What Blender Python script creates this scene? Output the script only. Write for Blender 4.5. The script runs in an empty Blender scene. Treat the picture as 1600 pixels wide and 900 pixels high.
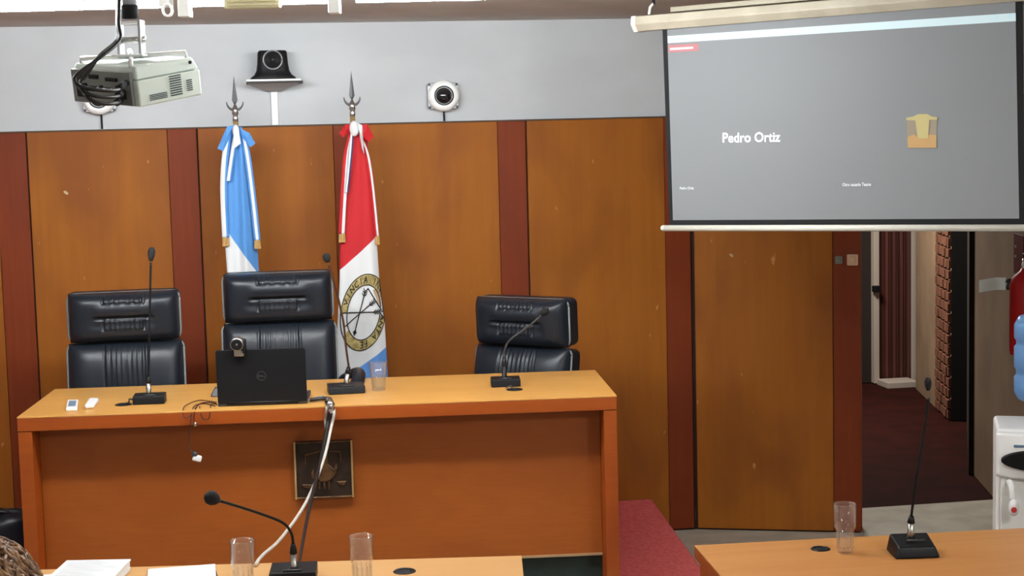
import bpy, bmesh, math, random
from mathutils import Vector, Matrix
from math import pi, sin, cos, radians
random.seed(7)
S = bpy.context.scene
COL = S.collection

# ------------------------------------------------------------------ camera
CAM_H = 2.04
F_PX, PITCH, ROLL, YAW = 2481.3, 0.0979, -0.0248, 0.1611
FWD = Vector((sin(YAW)*cos(PITCH), cos(YAW)*cos(PITCH), -sin(PITCH)))
_r = Vector((cos(YAW), -sin(YAW), 0)); _u = _r.cross(FWD)
RGT = cos(ROLL)*_r + sin(ROLL)*_u
UPV = -sin(ROLL)*_r + cos(ROLL)*_u
EYE = Vector((0, 0, CAM_H))
cam = bpy.data.cameras.new('camera'); cam.sensor_width = 36; cam.lens = 36*F_PX/1600
cam.clip_start = .05
cob = bpy.data.objects.new('camera', cam); COL.objects.link(cob)
cob.matrix_world = Matrix(((RGT.x, UPV.x, -FWD.x, 0), (RGT.y, UPV.y, -FWD.y, 0), (RGT.z, UPV.z, -FWD.z, CAM_H), (0, 0, 0, 1)))
S.camera = cob

# ------------------------------------------------------------------ world, lights, exposure
S.view_settings.view_transform = 'Standard'; S.view_settings.look = 'None'
S.view_settings.gamma = 1; S.view_settings.exposure = 0.15; S.view_settings.use_curve_mapping = False
w = bpy.data.worlds.new('world'); S.world = w; w.use_nodes = True
w.node_tree.nodes['Background'].inputs[0].default_value = (.8, .9, 1, 1)
w.node_tree.nodes['Background'].inputs[1].default_value = .05

def area(name, loc, sx, sy, power, col=(1, .97, .93), rot=(0, 0, 0)):
    l = bpy.data.lights.new(name, 'AREA'); l.shape = 'RECTANGLE'; l.size = sx; l.size_y = sy; l.energy = power; l.color = col
    o = bpy.data.objects.new(name, l); COL.objects.link(o); o.location = loc; o.rotation_euler = rot
    return o
# the fluorescents in view light the room with their own tubes (built further down); the unseen
# soft points just under the ceiling are added as fill light
def fill_point(name, loc, power, col=(.95, .98, 1), r=.12):
    l = bpy.data.lights.new(name, 'POINT'); l.energy = power; l.color = col; l.shadow_soft_size = r
    o = bpy.data.objects.new(name, l); COL.objects.link(o); o.location = loc
    return o
for x in (-1.8, .2, 2.5):
    fill_point('ceiling_fill', (x, 2.4, 2.36), 62 if x > 2 else 11)  # added fill; right-hand point raised to brighten the water cooler
    fill_point('ceiling_fill', (x, -.6, 2.36), 6)
fill_point('ceiling_fill', (1.3, 5.4, 2.42), 28)  # unseen point added to lighten the carpet and right part of the wall
area('hall_fill', (3.6, 10.4, 2.45), .6, .6, 75, (1, .93, .84))  # fill added to lift the unlit passage, no fitting there

# ------------------------------------------------------------------ helpers
def ray(x, y): return FWD + RGT*((x-800)/F_PX) + UPV*((450-y)/F_PX)
def onz(x, y, z): d = ray(x, y); return EYE + d*((z-CAM_H)/d.z)
def onY(x, y, Y): d = ray(x, y); return EYE + d*(Y/d.y)
def dep(x, y, t): return EYE + ray(x, y)*t
def onpl(x, y, q, n): d = ray(x, y); return EYE + d*((q-EYE).dot(n)/d.dot(n))

def lin(c): c /= 255; return c/12.92 if c <= .04045 else ((c+.055)/1.055)**2.4
def rgb(r, g, b): return (lin(r), lin(g), lin(b), 1)

MATS = {}
def mat(name, col, rough=.5, metal=0, noise=None, bump=0, emit=0, spec=.5, trans=0, alpha=1, ior=1.45, coat=0):
    """noise = (second colour, scale xyz, detail, low, high)"""
    m = bpy.data.materials.new(name); m.use_nodes = True; MATS[name] = m
    nt = m.node_tree; b = nt.nodes['Principled BSDF']
    if len(col) == 3: col = (*col, 1)
    b.inputs['Base Color'].default_value = col
    b.inputs['Roughness'].default_value = rough; b.inputs['Metallic'].default_value = metal
    b.inputs['Specular IOR Level'].default_value = spec; b.inputs['IOR'].default_value = ior
    b.inputs['Transmission Weight'].default_value = trans; b.inputs['Alpha'].default_value = alpha
    b.inputs['Coat Weight'].default_value = coat
    if emit:
        b.inputs['Emission Color'].default_value = col; b.inputs['Emission Strength'].default_value = emit
    if noise or bump:
        g = nt.nodes.new('ShaderNodeNewGeometry')
        mp = nt.nodes.new('ShaderNodeMapping'); nt.links.new(g.outputs['Position'], mp.inputs[0])
        n = nt.nodes.new('ShaderNodeTexNoise'); nt.links.new(mp.outputs[0], n.inputs['Vector'])
        n.inputs['Scale'].default_value = 1
        if noise:
            c2, sc, det, lo, hi = noise
            if len(c2) == 3: c2 = (*c2, 1)
            mp.inputs['Scale'].default_value = sc; n.inputs['Detail'].default_value = det
            r = nt.nodes.new('ShaderNodeValToRGB'); nt.links.new(n.outputs['Fac'], r.inputs[0])
            r.color_ramp.elements[0].position = lo; r.color_ramp.elements[1].position = hi
            r.color_ramp.elements[0].color = col; r.color_ramp.elements[1].color = c2
            nt.links.new(r.outputs[0], b.inputs['Base Color'])
        else:
            mp.inputs['Scale'].default_value = (120, 120, 120); n.inputs['Detail'].default_value = 3
        if bump:
            bp = nt.nodes.new('ShaderNodeBump'); bp.inputs['Strength'].default_value = bump; bp.inputs['Distance'].default_value = .004
            nt.links.new(n.outputs['Fac'], bp.inputs['Height']); nt.links.new(bp.outputs[0], b.inputs['Normal'])
    return m

def wood(name, dark, light, blot, grain_axis='z', rough=.4, blotch=(1.6, 1.6, .9), coat=0, chips=None, bump=.05, g_sc=46, spec=.4):
    """grain noise stretched along one axis, mixed with broad blotches of a second tone"""
    m = bpy.data.materials.new(name); m.use_nodes = True; MATS[name] = m
    nt = m.node_tree; N = nt.nodes; L = nt.links; b = N['Principled BSDF']
    b.inputs['Roughness'].default_value = rough; b.inputs['Coat Weight'].default_value = coat; b.inputs['Specular IOR Level'].default_value = spec
    g = N.new('ShaderNodeNewGeometry')
    def noise(sc, det, dist=0):
        mp = N.new('ShaderNodeMapping'); mp.inputs['Scale'].default_value = sc; L.new(g.outputs['Position'], mp.inputs[0])
        n = N.new('ShaderNodeTexNoise'); n.inputs['Scale'].default_value = 1; n.inputs['Detail'].default_value = det
        n.inputs['Distortion'].default_value = dist; L.new(mp.outputs[0], n.inputs['Vector']); return n
    sc = {'z': (g_sc, g_sc, 1.6), 'x': (1.6, g_sc, g_sc), 'y': (g_sc, 1.6, g_sc)}[grain_axis]
    n1 = noise(sc, 4, .3); n2 = noise(blotch, 3, .6)
    r1 = N.new('ShaderNodeValToRGB'); L.new(n1.outputs['Fac'], r1.inputs[0])
    r1.color_ramp.elements[0].position = .32; r1.color_ramp.elements[1].position = .7
    r1.color_ramp.elements[0].color = (*dark[:3], 1); r1.color_ramp.elements[1].color = (*light[:3], 1)
    r2 = N.new('ShaderNodeValToRGB'); L.new(n2.outputs['Fac'], r2.inputs[0])
    r2.color_ramp.elements[0].position = .42; r2.color_ramp.elements[1].position = .66
    mx = N.new('ShaderNodeMix'); mx.data_type = 'RGBA'
    L.new(r2.outputs[0], mx.inputs[0]); L.new(r1.outputs[0], mx.inputs[6]); mx.inputs[7].default_value = (*blot[:3], 1)
    out = mx.outputs[2]
    fm = N.new('ShaderNodeMath'); fm.operation = 'MULTIPLY'; fm.inputs[1].default_value = .65
    L.new(r2.outputs[0], fm.inputs[0]); L.new(fm.outputs[0], mx.inputs[0])
    if chips:
        n3 = noise((30, 30, 12), 2); r3 = N.new('ShaderNodeValToRGB'); L.new(n3.outputs['Fac'], r3.inputs[0])
        r3.color_ramp.elements[0].position = .74; r3.color_ramp.elements[1].position = .80
        m2 = N.new('ShaderNodeMix'); m2.data_type = 'RGBA'; L.new(r3.outputs[0], m2.inputs[0]); L.new(out, m2.inputs[6])
        m2.inputs[7].default_value = (*chips[:3], 1); out = m2.outputs[2]
    L.new(out, b.inputs['Base Color'])
    bp = N.new('ShaderNodeBump'); bp.inputs['Strength'].default_value = bump; bp.inputs['Distance'].default_value = .002
    L.new(n1.outputs['Fac'], bp.inputs['Height']); L.new(bp.outputs[0], b.inputs['Normal'])
    return m

def stripes(name, expr, rough=.75):
    """cloth dyed in bands: expr = list of ((a,b,c), colour): colour where a*u+b*v+c > 0, later entries on top; first is the ground"""
    m = bpy.data.materials.new(name); m.use_nodes = True; nt = m.node_tree; N = nt.nodes; L = nt.links; b = N['Principled BSDF']
    b.inputs['Roughness'].default_value = rough; b.inputs['Sheen Weight'].default_value = .1
    uv = N.new('ShaderNodeUVMap'); uv.uv_map = 'uv'; sp = N.new('ShaderNodeSeparateXYZ'); L.new(uv.outputs[0], sp.inputs[0])
    prev = None
    for (a, bb, c), col in expr:
        if prev is None:
            v = N.new('ShaderNodeRGB'); v.outputs[0].default_value = (*col[:3], 1); prev = v.outputs[0]; continue
        def mul(sock, k):
            q = N.new('ShaderNodeMath'); q.operation = 'MULTIPLY'; q.inputs[1].default_value = k; L.new(sock, q.inputs[0]); return q.outputs[0]
        ad = N.new('ShaderNodeMath'); ad.operation = 'ADD'; L.new(mul(sp.outputs[0], a), ad.inputs[0]); L.new(mul(sp.outputs[1], bb), ad.inputs[1])
        gt = N.new('ShaderNodeMath'); gt.operation = 'GREATER_THAN'; gt.inputs[1].default_value = -c; L.new(ad.outputs[0], gt.inputs[0])
        mx = N.new('ShaderNodeMix'); mx.data_type = 'RGBA'; L.new(gt.outputs[0], mx.inputs[0]); L.new(prev, mx.inputs[6]); mx.inputs[7].default_value = (*col[:3], 1)
        prev = mx.outputs[2]
    L.new(prev, b.inputs['Base Color'])
    return m

RM = {}   # world matrix of every thing's origin
def thing(name, label, cat, loc=(0, 0, 0), rz=0, group=None, matrix=None):
    o = bpy.data.objects.new(name, None); o.empty_display_size = .05; COL.objects.link(o)
    M = matrix if matrix is not None else Matrix.Translation(Vector(loc)) @ Matrix.Rotation(rz, 4, 'Z')
    o.matrix_world = M; RM[o.name] = M.copy()
    o['label'] = label; o['category'] = cat
    if group: o['group'] = group
    return o
def tag(o, label=None, cat=None, group=None, kind=None):
    if label: o['label'] = label
    if cat: o['category'] = cat
    if group: o['group'] = group
    if kind: o['kind'] = kind
    return o

def frame(origin, x, y, z):
    return Matrix(((x[0], y[0], z[0], origin[0]), (x[1], y[1], z[1], origin[1]), (x[2], y[2], z[2], origin[2]), (0, 0, 0, 1)))

class MB:
    def __init__(s): s.v = []; s.f = []; s.uv = None
    def add(s, vs, fs, M=None):
        k = len(s.v)
        s.v += [(M @ Vector(p)) if M is not None else Vector(p) for p in vs]
        s.f += [tuple(i+k for i in f) for f in fs]; return s
    def box(s, c, d, M=None):
        x, y, z = c; a, b, e = d[0]/2, d[1]/2, d[2]/2
        vs = [(x+i*a, y+j*b, z+k*e) for i in (-1, 1) for j in (-1, 1) for k in (-1, 1)]
        return s.add(vs, [(0, 1, 3, 2), (4, 6, 7, 5), (0, 4, 5, 1), (2, 3, 7, 6), (0, 2, 6, 4), (1, 5, 7, 3)], M)
    def hull8(s, b4, t4, M=None):
        """box from four bottom corners and four top corners (counter-clockwise from above)"""
        return s.add(list(b4)+list(t4), [(3, 2, 1, 0), (4, 5, 6, 7), (0, 1, 5, 4), (1, 2, 6, 5), (2, 3, 7, 6), (3, 0, 4, 7)], M)
    def prism(s, poly, h0, h1, M=None):
        n = len(poly)
        vs = [(p[0], p[1], h0) for p in poly]+[(p[0], p[1], h1) for p in poly]
        return s.add(vs, [tuple(range(n-1, -1, -1)), tuple(range(n, 2*n))]+[(i, (i+1) % n, n+(i+1) % n, n+i) for i in range(n)], M)
    def lathe(s, prof, M=None, seg=24, cap=True):
        vs = []; n = len(prof)
        for r, z in prof:
            for k in range(seg): a = 2*pi*k/seg; vs.append((r*cos(a), r*sin(a), z))
        fs = [(i*seg+k, i*seg+(k+1) % seg, (i+1)*seg+(k+1) % seg, (i+1)*seg+k) for i in range(n-1) for k in range(seg)]
        if cap:
            if prof[0][0] > 1e-5: fs.append(tuple(range(seg-1, -1, -1)))
            if prof[-1][0] > 1e-5: fs.append(tuple((n-1)*seg+k for k in range(seg)))
        return s.add(vs, fs, M)
    def tube(s, pts, r, seg=8, M=None):
        pts = [Vector(p) for p in pts]; n = len(pts); vs = []
        rs = r if isinstance(r, (list, tuple)) else [r]*n
        t0 = (pts[1]-pts[0]).normalized(); nn = t0.orthogonal().normalized()
        for i in range(n):
            t = (pts[min(i+1, n-1)]-pts[max(i-1, 0)])
            t = t.normalized() if t.length > 1e-9 else t0
            nn = (nn - t*nn.dot(t)); nn = nn.normalized() if nn.length > 1e-6 else t.orthogonal().normalized()
            bb = t.cross(nn)
            for k in range(seg): a = 2*pi*k/seg; vs.append(pts[i]+(nn*cos(a)+bb*sin(a))*rs[i])
        fs = [(i*seg+k, i*seg+(k+1) % seg, (i+1)*seg+(k+1) % seg, (i+1)*seg+k) for i in range(n-1) for k in range(seg)]
        fs += [tuple(range(seg-1, -1, -1)), tuple((n-1)*seg+k for k in range(seg))]
        return s.add(vs, fs, M)
    def sphere(s, c, r, M=None, seg=16, rings=10):
        c = Vector(c); rr = r if isinstance(r, (tuple, list)) else (r, r, r)
        vs = [(c.x, c.y, c.z-rr[2])]
        for i in range(1, rings):
            th = -pi/2+pi*i/rings
            for k in range(seg): a = 2*pi*k/seg; vs.append((c.x+rr[0]*cos(th)*cos(a), c.y+rr[1]*cos(th)*sin(a), c.z+rr[2]*sin(th)))
        vs.append((c.x, c.y, c.z+rr[2])); T = len(vs)-1
        fs = [(0, 1+(k+1) % seg, 1+k) for k in range(seg)]
        fs += [(1+i*seg+k, 1+i*seg+(k+1) % seg, 1+(i+1)*seg+(k+1) % seg, 1+(i+1)*seg+k) for i in range(rings-2) for k in range(seg)]
        b = 1+(rings-2)*seg; fs += [(b+k, b+(k+1) % seg, T) for k in range(seg)]
        return s.add(vs, fs, M)
    def grid(s, fn, nu, nv, M=None, uv=False):
        k = len(s.v); vs = [fn(i/nu, j/nv) for j in range(nv+1) for i in range(nu+1)]
        fs = [(j*(nu+1)+i, j*(nu+1)+i+1, (j+1)*(nu+1)+i+1, (j+1)*(nu+1)+i) for j in range(nv) for i in range(nu)]
        if uv: s.uv = [(i/nu, j/nv) for j in range(nv+1) for i in range(nu+1)]
        return s.add(vs, fs, M)
    def build(s, name, m, parent=None, smooth=False, bevel=0, local=False, origin=None, solid=0, segs=2, fix=True):
        me = bpy.data.meshes.new(name)
        if parent is not None: M = RM[parent.name]
        elif origin is not None: M = Matrix.Translation(Vector(origin))
        else:
            n = len(s.v); c = sum(s.v, Vector())/n; c.z = min(p.z for p in s.v); M = Matrix.Translation(c)
        I = M.inverted()
        vs = [tuple(p) for p in s.v] if local else [tuple(I @ p) for p in s.v]
        me.from_pydata(vs, [], s.f)
        if s.uv:
            ul = me.uv_layers.new(name='uv')
            for lp in me.loops: ul.data[lp.index].uv = s.uv[lp.vertex_index]
        if fix:
            bm = bmesh.new(); bm.from_mesh(me); bmesh.ops.recalc_face_normals(bm, faces=bm.faces); bm.to_mesh(me); bm.free()
        me.materials.append(m)
        o = bpy.data.objects.new(name, me); COL.objects.link(o)
        if parent is not None: o.parent = parent
        else: o.matrix_world = M
        RM[o.name] = M.copy()
        if smooth:
            for p in me.polygons: p.use_smooth = True
        if solid:
            md = o.modifiers.new('solid', 'SOLIDIFY'); md.thickness = solid; md.offset = 0
        if bevel:
            md = o.modifiers.new('bevel', 'BEVEL'); md.width = bevel; md.segments = segs; md.limit_method = 'ANGLE'; md.angle_limit = radians(40)
            for p in me.polygons: p.use_smooth = True
            md2 = o.modifiers.new('wn', 'WEIGHTED_NORMAL'); md2.keep_sharp = False
        return o

def bez(pts, n=10):
    """Catmull-Rom through points"""
    P = [Vector(p) for p in pts]; out = []
    for i in range(len(P)-1):
        a, b, c, d = P[max(i-1, 0)], P[i], P[i+1], P[min(i+2, len(P)-1)]
        for k in range(n):
            t = k/n
            out.append(.5*((2*b)+(c-a)*t+(2*a-5*b+4*c-d)*t*t+(3*b-a-3*c+d)*t**3))
    out.append(P[-1]); return out

def text_mesh(txt, size=1, bold=0, align='LEFT'):
    cu = bpy.data.curves.new('t', 'FONT'); cu.body = txt; cu.size = size; cu.offset = bold; cu.align_x = align; cu.resolution_u = 3
    o = bpy.data.objects.new('t', cu); COL.objects.link(o)
    dg = bpy.context.evaluated_depsgraph_get(); me = bpy.data.meshes.new_from_object(o.evaluated_get(dg))
    vs = [v.co.copy() for v in me.vertices]; fs = [tuple(p.vertices) for p in me.polygons]
    bpy.data.objects.remove(o); bpy.data.curves.remove(cu); bpy.data.meshes.remove(me)
    return vs, fs

# ------------------------------------------------------------------ materials
M_white = mat('white_plaster', rgb(202, 205, 207), .85, noise=(rgb(192, 195, 197), (1.4, 1.4, 2.6), 5, .35, .62))
M_ceil = mat('painted_ceiling', rgb(200, 196, 192), .8, noise=(rgb(190, 185, 180), (2, 2, 2), 4, .4, .6))
M_room = mat('cream_plaster', rgb(205, 200, 190), .9, noise=(rgb(195, 190, 180), (2, 2, 2), 3, .4, .6))
M_floor = mat('grey_floor_tile', rgb(186, 180, 164), .6, noise=(rgb(170, 164, 148), (6, 6, 6), 4, .4, .6))
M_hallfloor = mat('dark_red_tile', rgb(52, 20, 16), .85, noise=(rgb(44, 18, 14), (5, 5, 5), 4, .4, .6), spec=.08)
M_carpet = mat('red_carpet', rgb(218, 108, 106), .98, noise=(rgb(204, 94, 94), (60, 60, 60), 3, .4, .6), bump=.3, spec=.1)
M_panel = wood('panel_veneer', rgb(150, 86, 18), rgb(157, 92, 20), rgb(122, 64, 19), 'z', .6, (3.2, 3.2, 1.3), spec=.25, g_sc=30, chips=rgb(190, 130, 74))
M_strip = wood('strip_veneer', rgb(116, 45, 10), rgb(122, 50, 12), rgb(106, 40, 12), 'z', .6, (2.5, 2.5, 1.2), spec=.25)
M_groove = mat('dark_groove', rgb(54, 28, 17), .9)
M_desk = wood('desk_veneer', rgb(152, 79, 23), rgb(159, 84, 26), rgb(143, 72, 22), 'x', .45, (3, 3, 5), g_sc=90)
M_desktop = wood('desk_top_veneer', rgb(208, 152, 78), rgb(218, 164, 88), rgb(204, 146, 74), 'x', .36, (1.5, 3, 3))
M_deskedge = wood('desk_edge_veneer', rgb(152, 70, 18), rgb(160, 76, 20), rgb(142, 62, 16), 'x', .4, (1.5, 3, 3))
M_table = wood('table_top_veneer', rgb(204, 156, 100), rgb(210, 164, 108), rgb(200, 150, 94), 'x', .36, (1.5, 3, 3))
M_table2 = wood('table_top_veneer_dim', rgb(190, 130, 72), rgb(198, 140, 81), rgb(188, 122, 66), 'x', .36, (1.5, 3, 3))  # same veneer as the front table, with dimmer light put into its colour
M_green = mat('dark_green_paint', rgb(28, 48, 42), .6, noise=(rgb(22, 40, 36), (8, 8, 8), 3, .4, .6))
M_leather = mat('black_leather', (.009, .012, .018, 1), .35, bump=.04, spec=.42)
M_piping = mat('grey_piping', rgb(120, 124, 126), .5)
M_black = mat('black_plastic', (.008, .008, .009, 1), .42, spec=.25)
M_blackm = mat('matte_black', (.006, .006, .007, 1), .85)
M_foam = mat('black_foam', (.012, .011, .011, 1), .95, bump=.5)
M_dark = mat('charcoal_plastic', rgb(52, 53, 56), .45)
M_lid = mat('laptop_shell', rgb(21, 21, 23), .6, bump=.03, spec=.2)
M_silver = mat('brushed_steel', rgb(190, 188, 182), .28, metal=1)
M_chrome = mat('chrome', rgb(215, 215, 215), .12, metal=1)
M_brass = mat('brass', rgb(214, 182, 126), .35, metal=.6)
M_bronze = mat('aged_bronze', rgb(64, 50, 40), .45, metal=.5, noise=(rgb(50, 40, 34), (25, 25, 25), 4, .4, .6))
M_bronze2 = mat('worn_bronze', rgb(112, 82, 52), .42, metal=.5, noise=(rgb(84, 60, 40), (30, 30, 30), 4, .4, .6))
M_whitepl = mat('white_plastic', rgb(240, 240, 238), .4)
M_projw = mat('projector_shell', rgb(226, 237, 228), .45)
M_projg = mat('projector_rear', rgb(128, 130, 128), .5)
M_greym = mat('grey_metal', rgb(168, 170, 172), .4, metal=.3)
M_paper = mat('white_paper', rgb(238, 238, 238), .9)
M_ink = mat('grey_ink', rgb(128, 130, 138), .9)
M_blue = mat('blue_print', rgb(112, 130, 150), .6)
def thin_glass(name, tint, fac_scale, rough=.03, body=0):
    m = bpy.data.materials.new(name); m.use_nodes = True; nt = m.node_tree; N = nt.nodes; L = nt.links
    for n_ in list(N):
        if n_.type != 'OUTPUT_MATERIAL': N.remove(n_)
    out = [n_ for n_ in N if n_.type == 'OUTPUT_MATERIAL'][0]
    tr = N.new('ShaderNodeBsdfTransparent'); tr.inputs[0].default_value = (*tint[:3], 1)
    gl = N.new('ShaderNodeBsdfGlossy'); gl.inputs['Roughness'].default_value = rough
    lw = N.new('ShaderNodeLayerWeight'); lw.inputs[0].default_value = fac_scale
    mx = N.new('ShaderNodeMixShader'); L.new(lw.outputs['Facing'], mx.inputs[0])
    pw_ = N.new('ShaderNodeMath'); pw_.operation = 'POWER'; pw_.inputs[1].default_value = 2.5; L.new(lw.outputs['Facing'], pw_.inputs[0])
    mu = N.new('ShaderNodeMath'); mu.operation = 'MULTIPLY_ADD'; mu.inputs[1].default_value = .55; mu.inputs[2].default_value = .04; L.new(pw_.outputs[0], mu.inputs[0])
    L.new(mu.outputs[0], mx.inputs[0]); L.new(tr.outputs[0], mx.inputs[1]); L.new(gl.outputs[0], mx.inputs[2])
    sh = mx.outputs[0]
    if body:
        df = N.new('ShaderNodeBsdfDiffuse'); df.inputs[0].default_value = (*tint[:3], 1)
        m2 = N.new('ShaderNodeMixShader'); m2.inputs[0].default_value = body; L.new(sh, m2.inputs[1]); L.new(df.outputs[0], m2.inputs[2]); sh = m2.outputs[0]
    L.new(sh, out.inputs[0]); return m
M_glass = thin_glass('clear_glass', (.97, .97, .97), .5, body=.025)
M_water = thin_glass('water', (.93, .95, .95), .4)
M_bottle = thin_glass('blue_bottle', rgb(134, 186, 236), .5, .12, body=.55)
M_gold = mat('gold_fringe', rgb(196, 156, 92), .6, noise=(rgb(160, 120, 64), (200, 200, 20), 2, .4, .6))
M_goldband = mat('gold_band', rgb(196, 178, 116), .6, noise=(rgb(150, 132, 78), (40, 40, 40), 3, .4, .6))
M_line = mat('black_embroidery', rgb(38, 34, 32), .8)
M_brick = mat('fired_brick', rgb(122, 76, 54), .9, noise=(rgb(104, 62, 44), (18, 18, 18), 4, .4, .6), bump=.3)
M_mortar = mat('pale_mortar', rgb(190, 160, 138), .95)
M_brownwall = mat('brown_plaster', rgb(150, 124, 98), .9, noise=(rgb(138, 112, 88), (3, 3, 3), 4, .4, .6))
M_slat = wood('slat_stain', rgb(72, 36, 30), rgb(92, 48, 38), rgb(78, 40, 34), 'z', .6)
M_frame = mat('pale_door_frame', rgb(184, 172, 160), .6)
M_red = mat('red_enamel', rgb(170, 16, 22), .35)
M_redd = mat('dark_red_plate', rgb(96, 14, 16), .5)
M_bar = mat('ivory_paint', rgb(212, 210, 198), .45)
M_case = mat('aged_ivory_paint', rgb(176, 168, 150), .5, noise=(rgb(162, 154, 136), (6, 6, 6), 3, .4, .6))
M_tube = mat('fluorescent_tube', (.93, .97, 1, 1), .4, emit=130)
M_reflect = mat('lamp_reflector', rgb(240, 240, 238), .4)
M_cream = mat('cream_plastic', rgb(214, 206, 170), .5)
M_switch = mat('ivory_switch', rgb(206, 170, 136), .4)
M_skin = mat('skin', rgb(206, 158, 130), .55)
M_hair = mat('brown_hair', rgb(92, 62, 40), .5, noise=(rgb(158, 118, 80), (45, 45, 45), 3, .4, .65))
M_jacket = mat('navy_cloth', rgb(40, 44, 58), .9)
M_cablew = mat('white_cable', rgb(206, 200, 190), .45)
M_cableb = mat('black_cable', rgb(24, 20, 20), .5)
M_cabled = mat('dark_brown_cable', rgb(58, 26, 18), .5)

# ------------------------------------------------------------------ room shell
WY = 7.681; ZC = 2.58; ZP = 2.10
def structure(o): o['kind'] = 'structure'; return o
structure(MB().box((.5, 2.7, -.05), (9, 10.4, .1)).build('floor', M_floor))
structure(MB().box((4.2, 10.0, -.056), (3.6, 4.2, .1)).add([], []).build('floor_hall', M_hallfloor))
structure(MB().box((1.2, 4.9, ZC+.05), (10, 15.2, .1)).build('ceiling', M_ceil))
wall_back = structure(MB().box((-.68, WY+.09, ZC/2), (5.7, .14, ZC)).build('wall_back', M_white))
# bent stretch of the back wall, leading to the passage
A0 = Vector((2.165, WY, 0)); bd = Vector((cos(radians(20)), -sin(radians(20)), 0)); bn = Vector((-sin(radians(20)), -cos(radians(20)), 0))
MBW = frame(A0, bd, -bn, Vector((0, 0, 1)))
wall_bent = structure(MB().box((.415, .09, ZC/2), (.83, .14, ZC), MBW).build('wall_right_bend', M_white))
structure(MB().box((1.45, .09, (ZC+2.16)/2), (1.24, .14, ZC-2.16), MBW).build('wall_lintel', M_white))
structure(MB().box((-3.6, 2.6, ZC/2), (.14, 10.4, ZC)).build('wall_left', M_room))
structure(MB().box((.4, -2.5, ZC/2), (8.2, .14, ZC)).build('wall_rear', M_room))
sd = Vector((.258, .966, 0)).normalized(); sn = Vector((-sd.y, sd.x, 0))
SW0 = Vector((4.06, 8.5, 0))
MSW = frame(SW0, -sd, sn, Vector((0, 0, 1)))       # x runs toward the camera, y points into the room
structure(MB().box((1.3, -.08, ZC/2), (2.6, .16, ZC), MSW).build('wall_right', M_brownwall))
structure(MB().box((3.47, 1.8, ZC/2), (.14, 8.5, ZC)).build('wall_right_front', M_room))

def panel(M, x0, x1, z0, z1, m, name, parent, y=0, t=.02, bev=.002):
    return MB().box(((x0+x1)/2, y-t/2, (z0+z1)/2), (x1-x0, t, z1-z0), M).build(name, m, parent, bevel=bev, segs=1)
MW = Matrix.Translation((0, WY+.02, 0))
MB().box((-.66, .0, ZP/2), (5.66, .004, ZP), MW).build('groove_backing', M_groove, wall_back)
edges = [(-3.50, -2.72, 0), (-2.72, -2.58, 1), (-2.58, -1.94, 0), (-1.94, -1.80, 1), (-1.80, -1.165, 0), (-1.165, -1.0205, 1), (-1.0205, -.3797, 0), (-.3797, -.2407, 1),
         (-.2407, .3983, 0), (.3983, .535, 1), (.535, 1.1957, 0), (1.1957, 1.3379, 1), (1.3379, 2.03, 0), (2.03, 2.163, 1)]
for x0, x1, st in edges:
    panel(MW, x0+(.0008 if st else (.005 if abs(x0-2.03) < .01 else .0028)), x1-(.004 if st else .0008), .01, ZP-.0078, M_strip if st else M_panel, 'panel_strip' if st else 'wood_panel', wall_back, t=.02 if not st else .018)
MB().box((-.66, -.012, ZP-.004), (5.66, .026, .007), MW).build('shadow_strip', mat('shadow_brown', rgb(84, 66, 52), .7), wall_back)  # dark strip standing in for the shadow line along the panel tops
MB().box((.41, .02, ZP/2), (.82, .004, ZP), MBW).build('groove_backing', M_groove, wall_bent)
panel(MBW, .012, .690, .01, ZP, M_panel, 'wood_panel', wall_bent, y=.02)
panel(MBW, .692, .829, .01, ZP, M_strip, 'panel_strip', wall_bent, y=.02)
# small chips in the veneer
for (x, y, pl) in ((103, 301, 0), (1143, 399, 1)):
    p = onY(x, y, WY) if not pl else onpl(x, y, A0, bn)
    mm = Matrix.Translation(p) @ Matrix.Rotation(.7, 4, 'Y')
    MB().sphere((0, -.001, 0), (.013, .003, .007), mm, 10, 6).build('veneer_chip', mat('chipped_wood', rgb(206, 178, 140), .8), wall_back if not pl else wall_bent, smooth=True)

# carpeted platform of the bench
e0 = onz(1020, 780, .178); e1 = onz(1085, 870, .178)
ed = (e1-e0)/(e1.y-e0.y); pf = 5.93
plat = MB().prism([(-3.5, pf+.25), (e0.x+ed.x*(pf-e0.y), pf), (e0.x, WY-.001), (-3.5, WY-.001)], 0.0, .178)
structure(plat.build('platform_carpet', M_carpet, bevel=.012))

# passage beyond the doorway
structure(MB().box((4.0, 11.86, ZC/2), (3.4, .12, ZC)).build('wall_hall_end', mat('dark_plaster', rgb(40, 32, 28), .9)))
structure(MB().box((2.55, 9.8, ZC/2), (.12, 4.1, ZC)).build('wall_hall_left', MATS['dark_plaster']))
b0 = onz(1441, 614, 0); b1 = onz(1486, 657, 0)
# end door: folding slats in a pale frame
dn = Vector((0, -1, 0)); DY = 11.79
door = thing('slatted_door', 'dark folding slat door in a pale frame at the end of the passage', 'door', (onY(1396, 500, DY).x, DY, 0))
def dx(px): return onY(px, 480, DY).x
MB().box(((dx(1370)+dx(1422))/2, DY+.01, 1.06), (dx(1422)-dx(1370), .01, 2.1)).build('backing', M_blackm, door)
n = 9; a, b = dx(1370.5), dx(1421.5); sw = (b-a)/n
me0 = None
for i in range(n):
    mm = Matrix.Translation((a+sw*(i+.5), DY-.012, 1.06)) @ Matrix.Rotation(.35 if i % 2 else -.35, 4, 'Z')
    MB().box((0, 0, 0), (sw*.8, .014, 2.1), mm).build('slat', M_slat, door)
for p0, p1 in ((1362, 1370), (1422, 1433)):
    MB().box(((dx(p0)+dx(p1))/2, DY-.02, 1.06), (dx(p1)-dx(p0), .07, 2.12)).build('door_frame', M_frame, door, bevel=.004)
q = onY(1367, 451, DY-.06)
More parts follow.
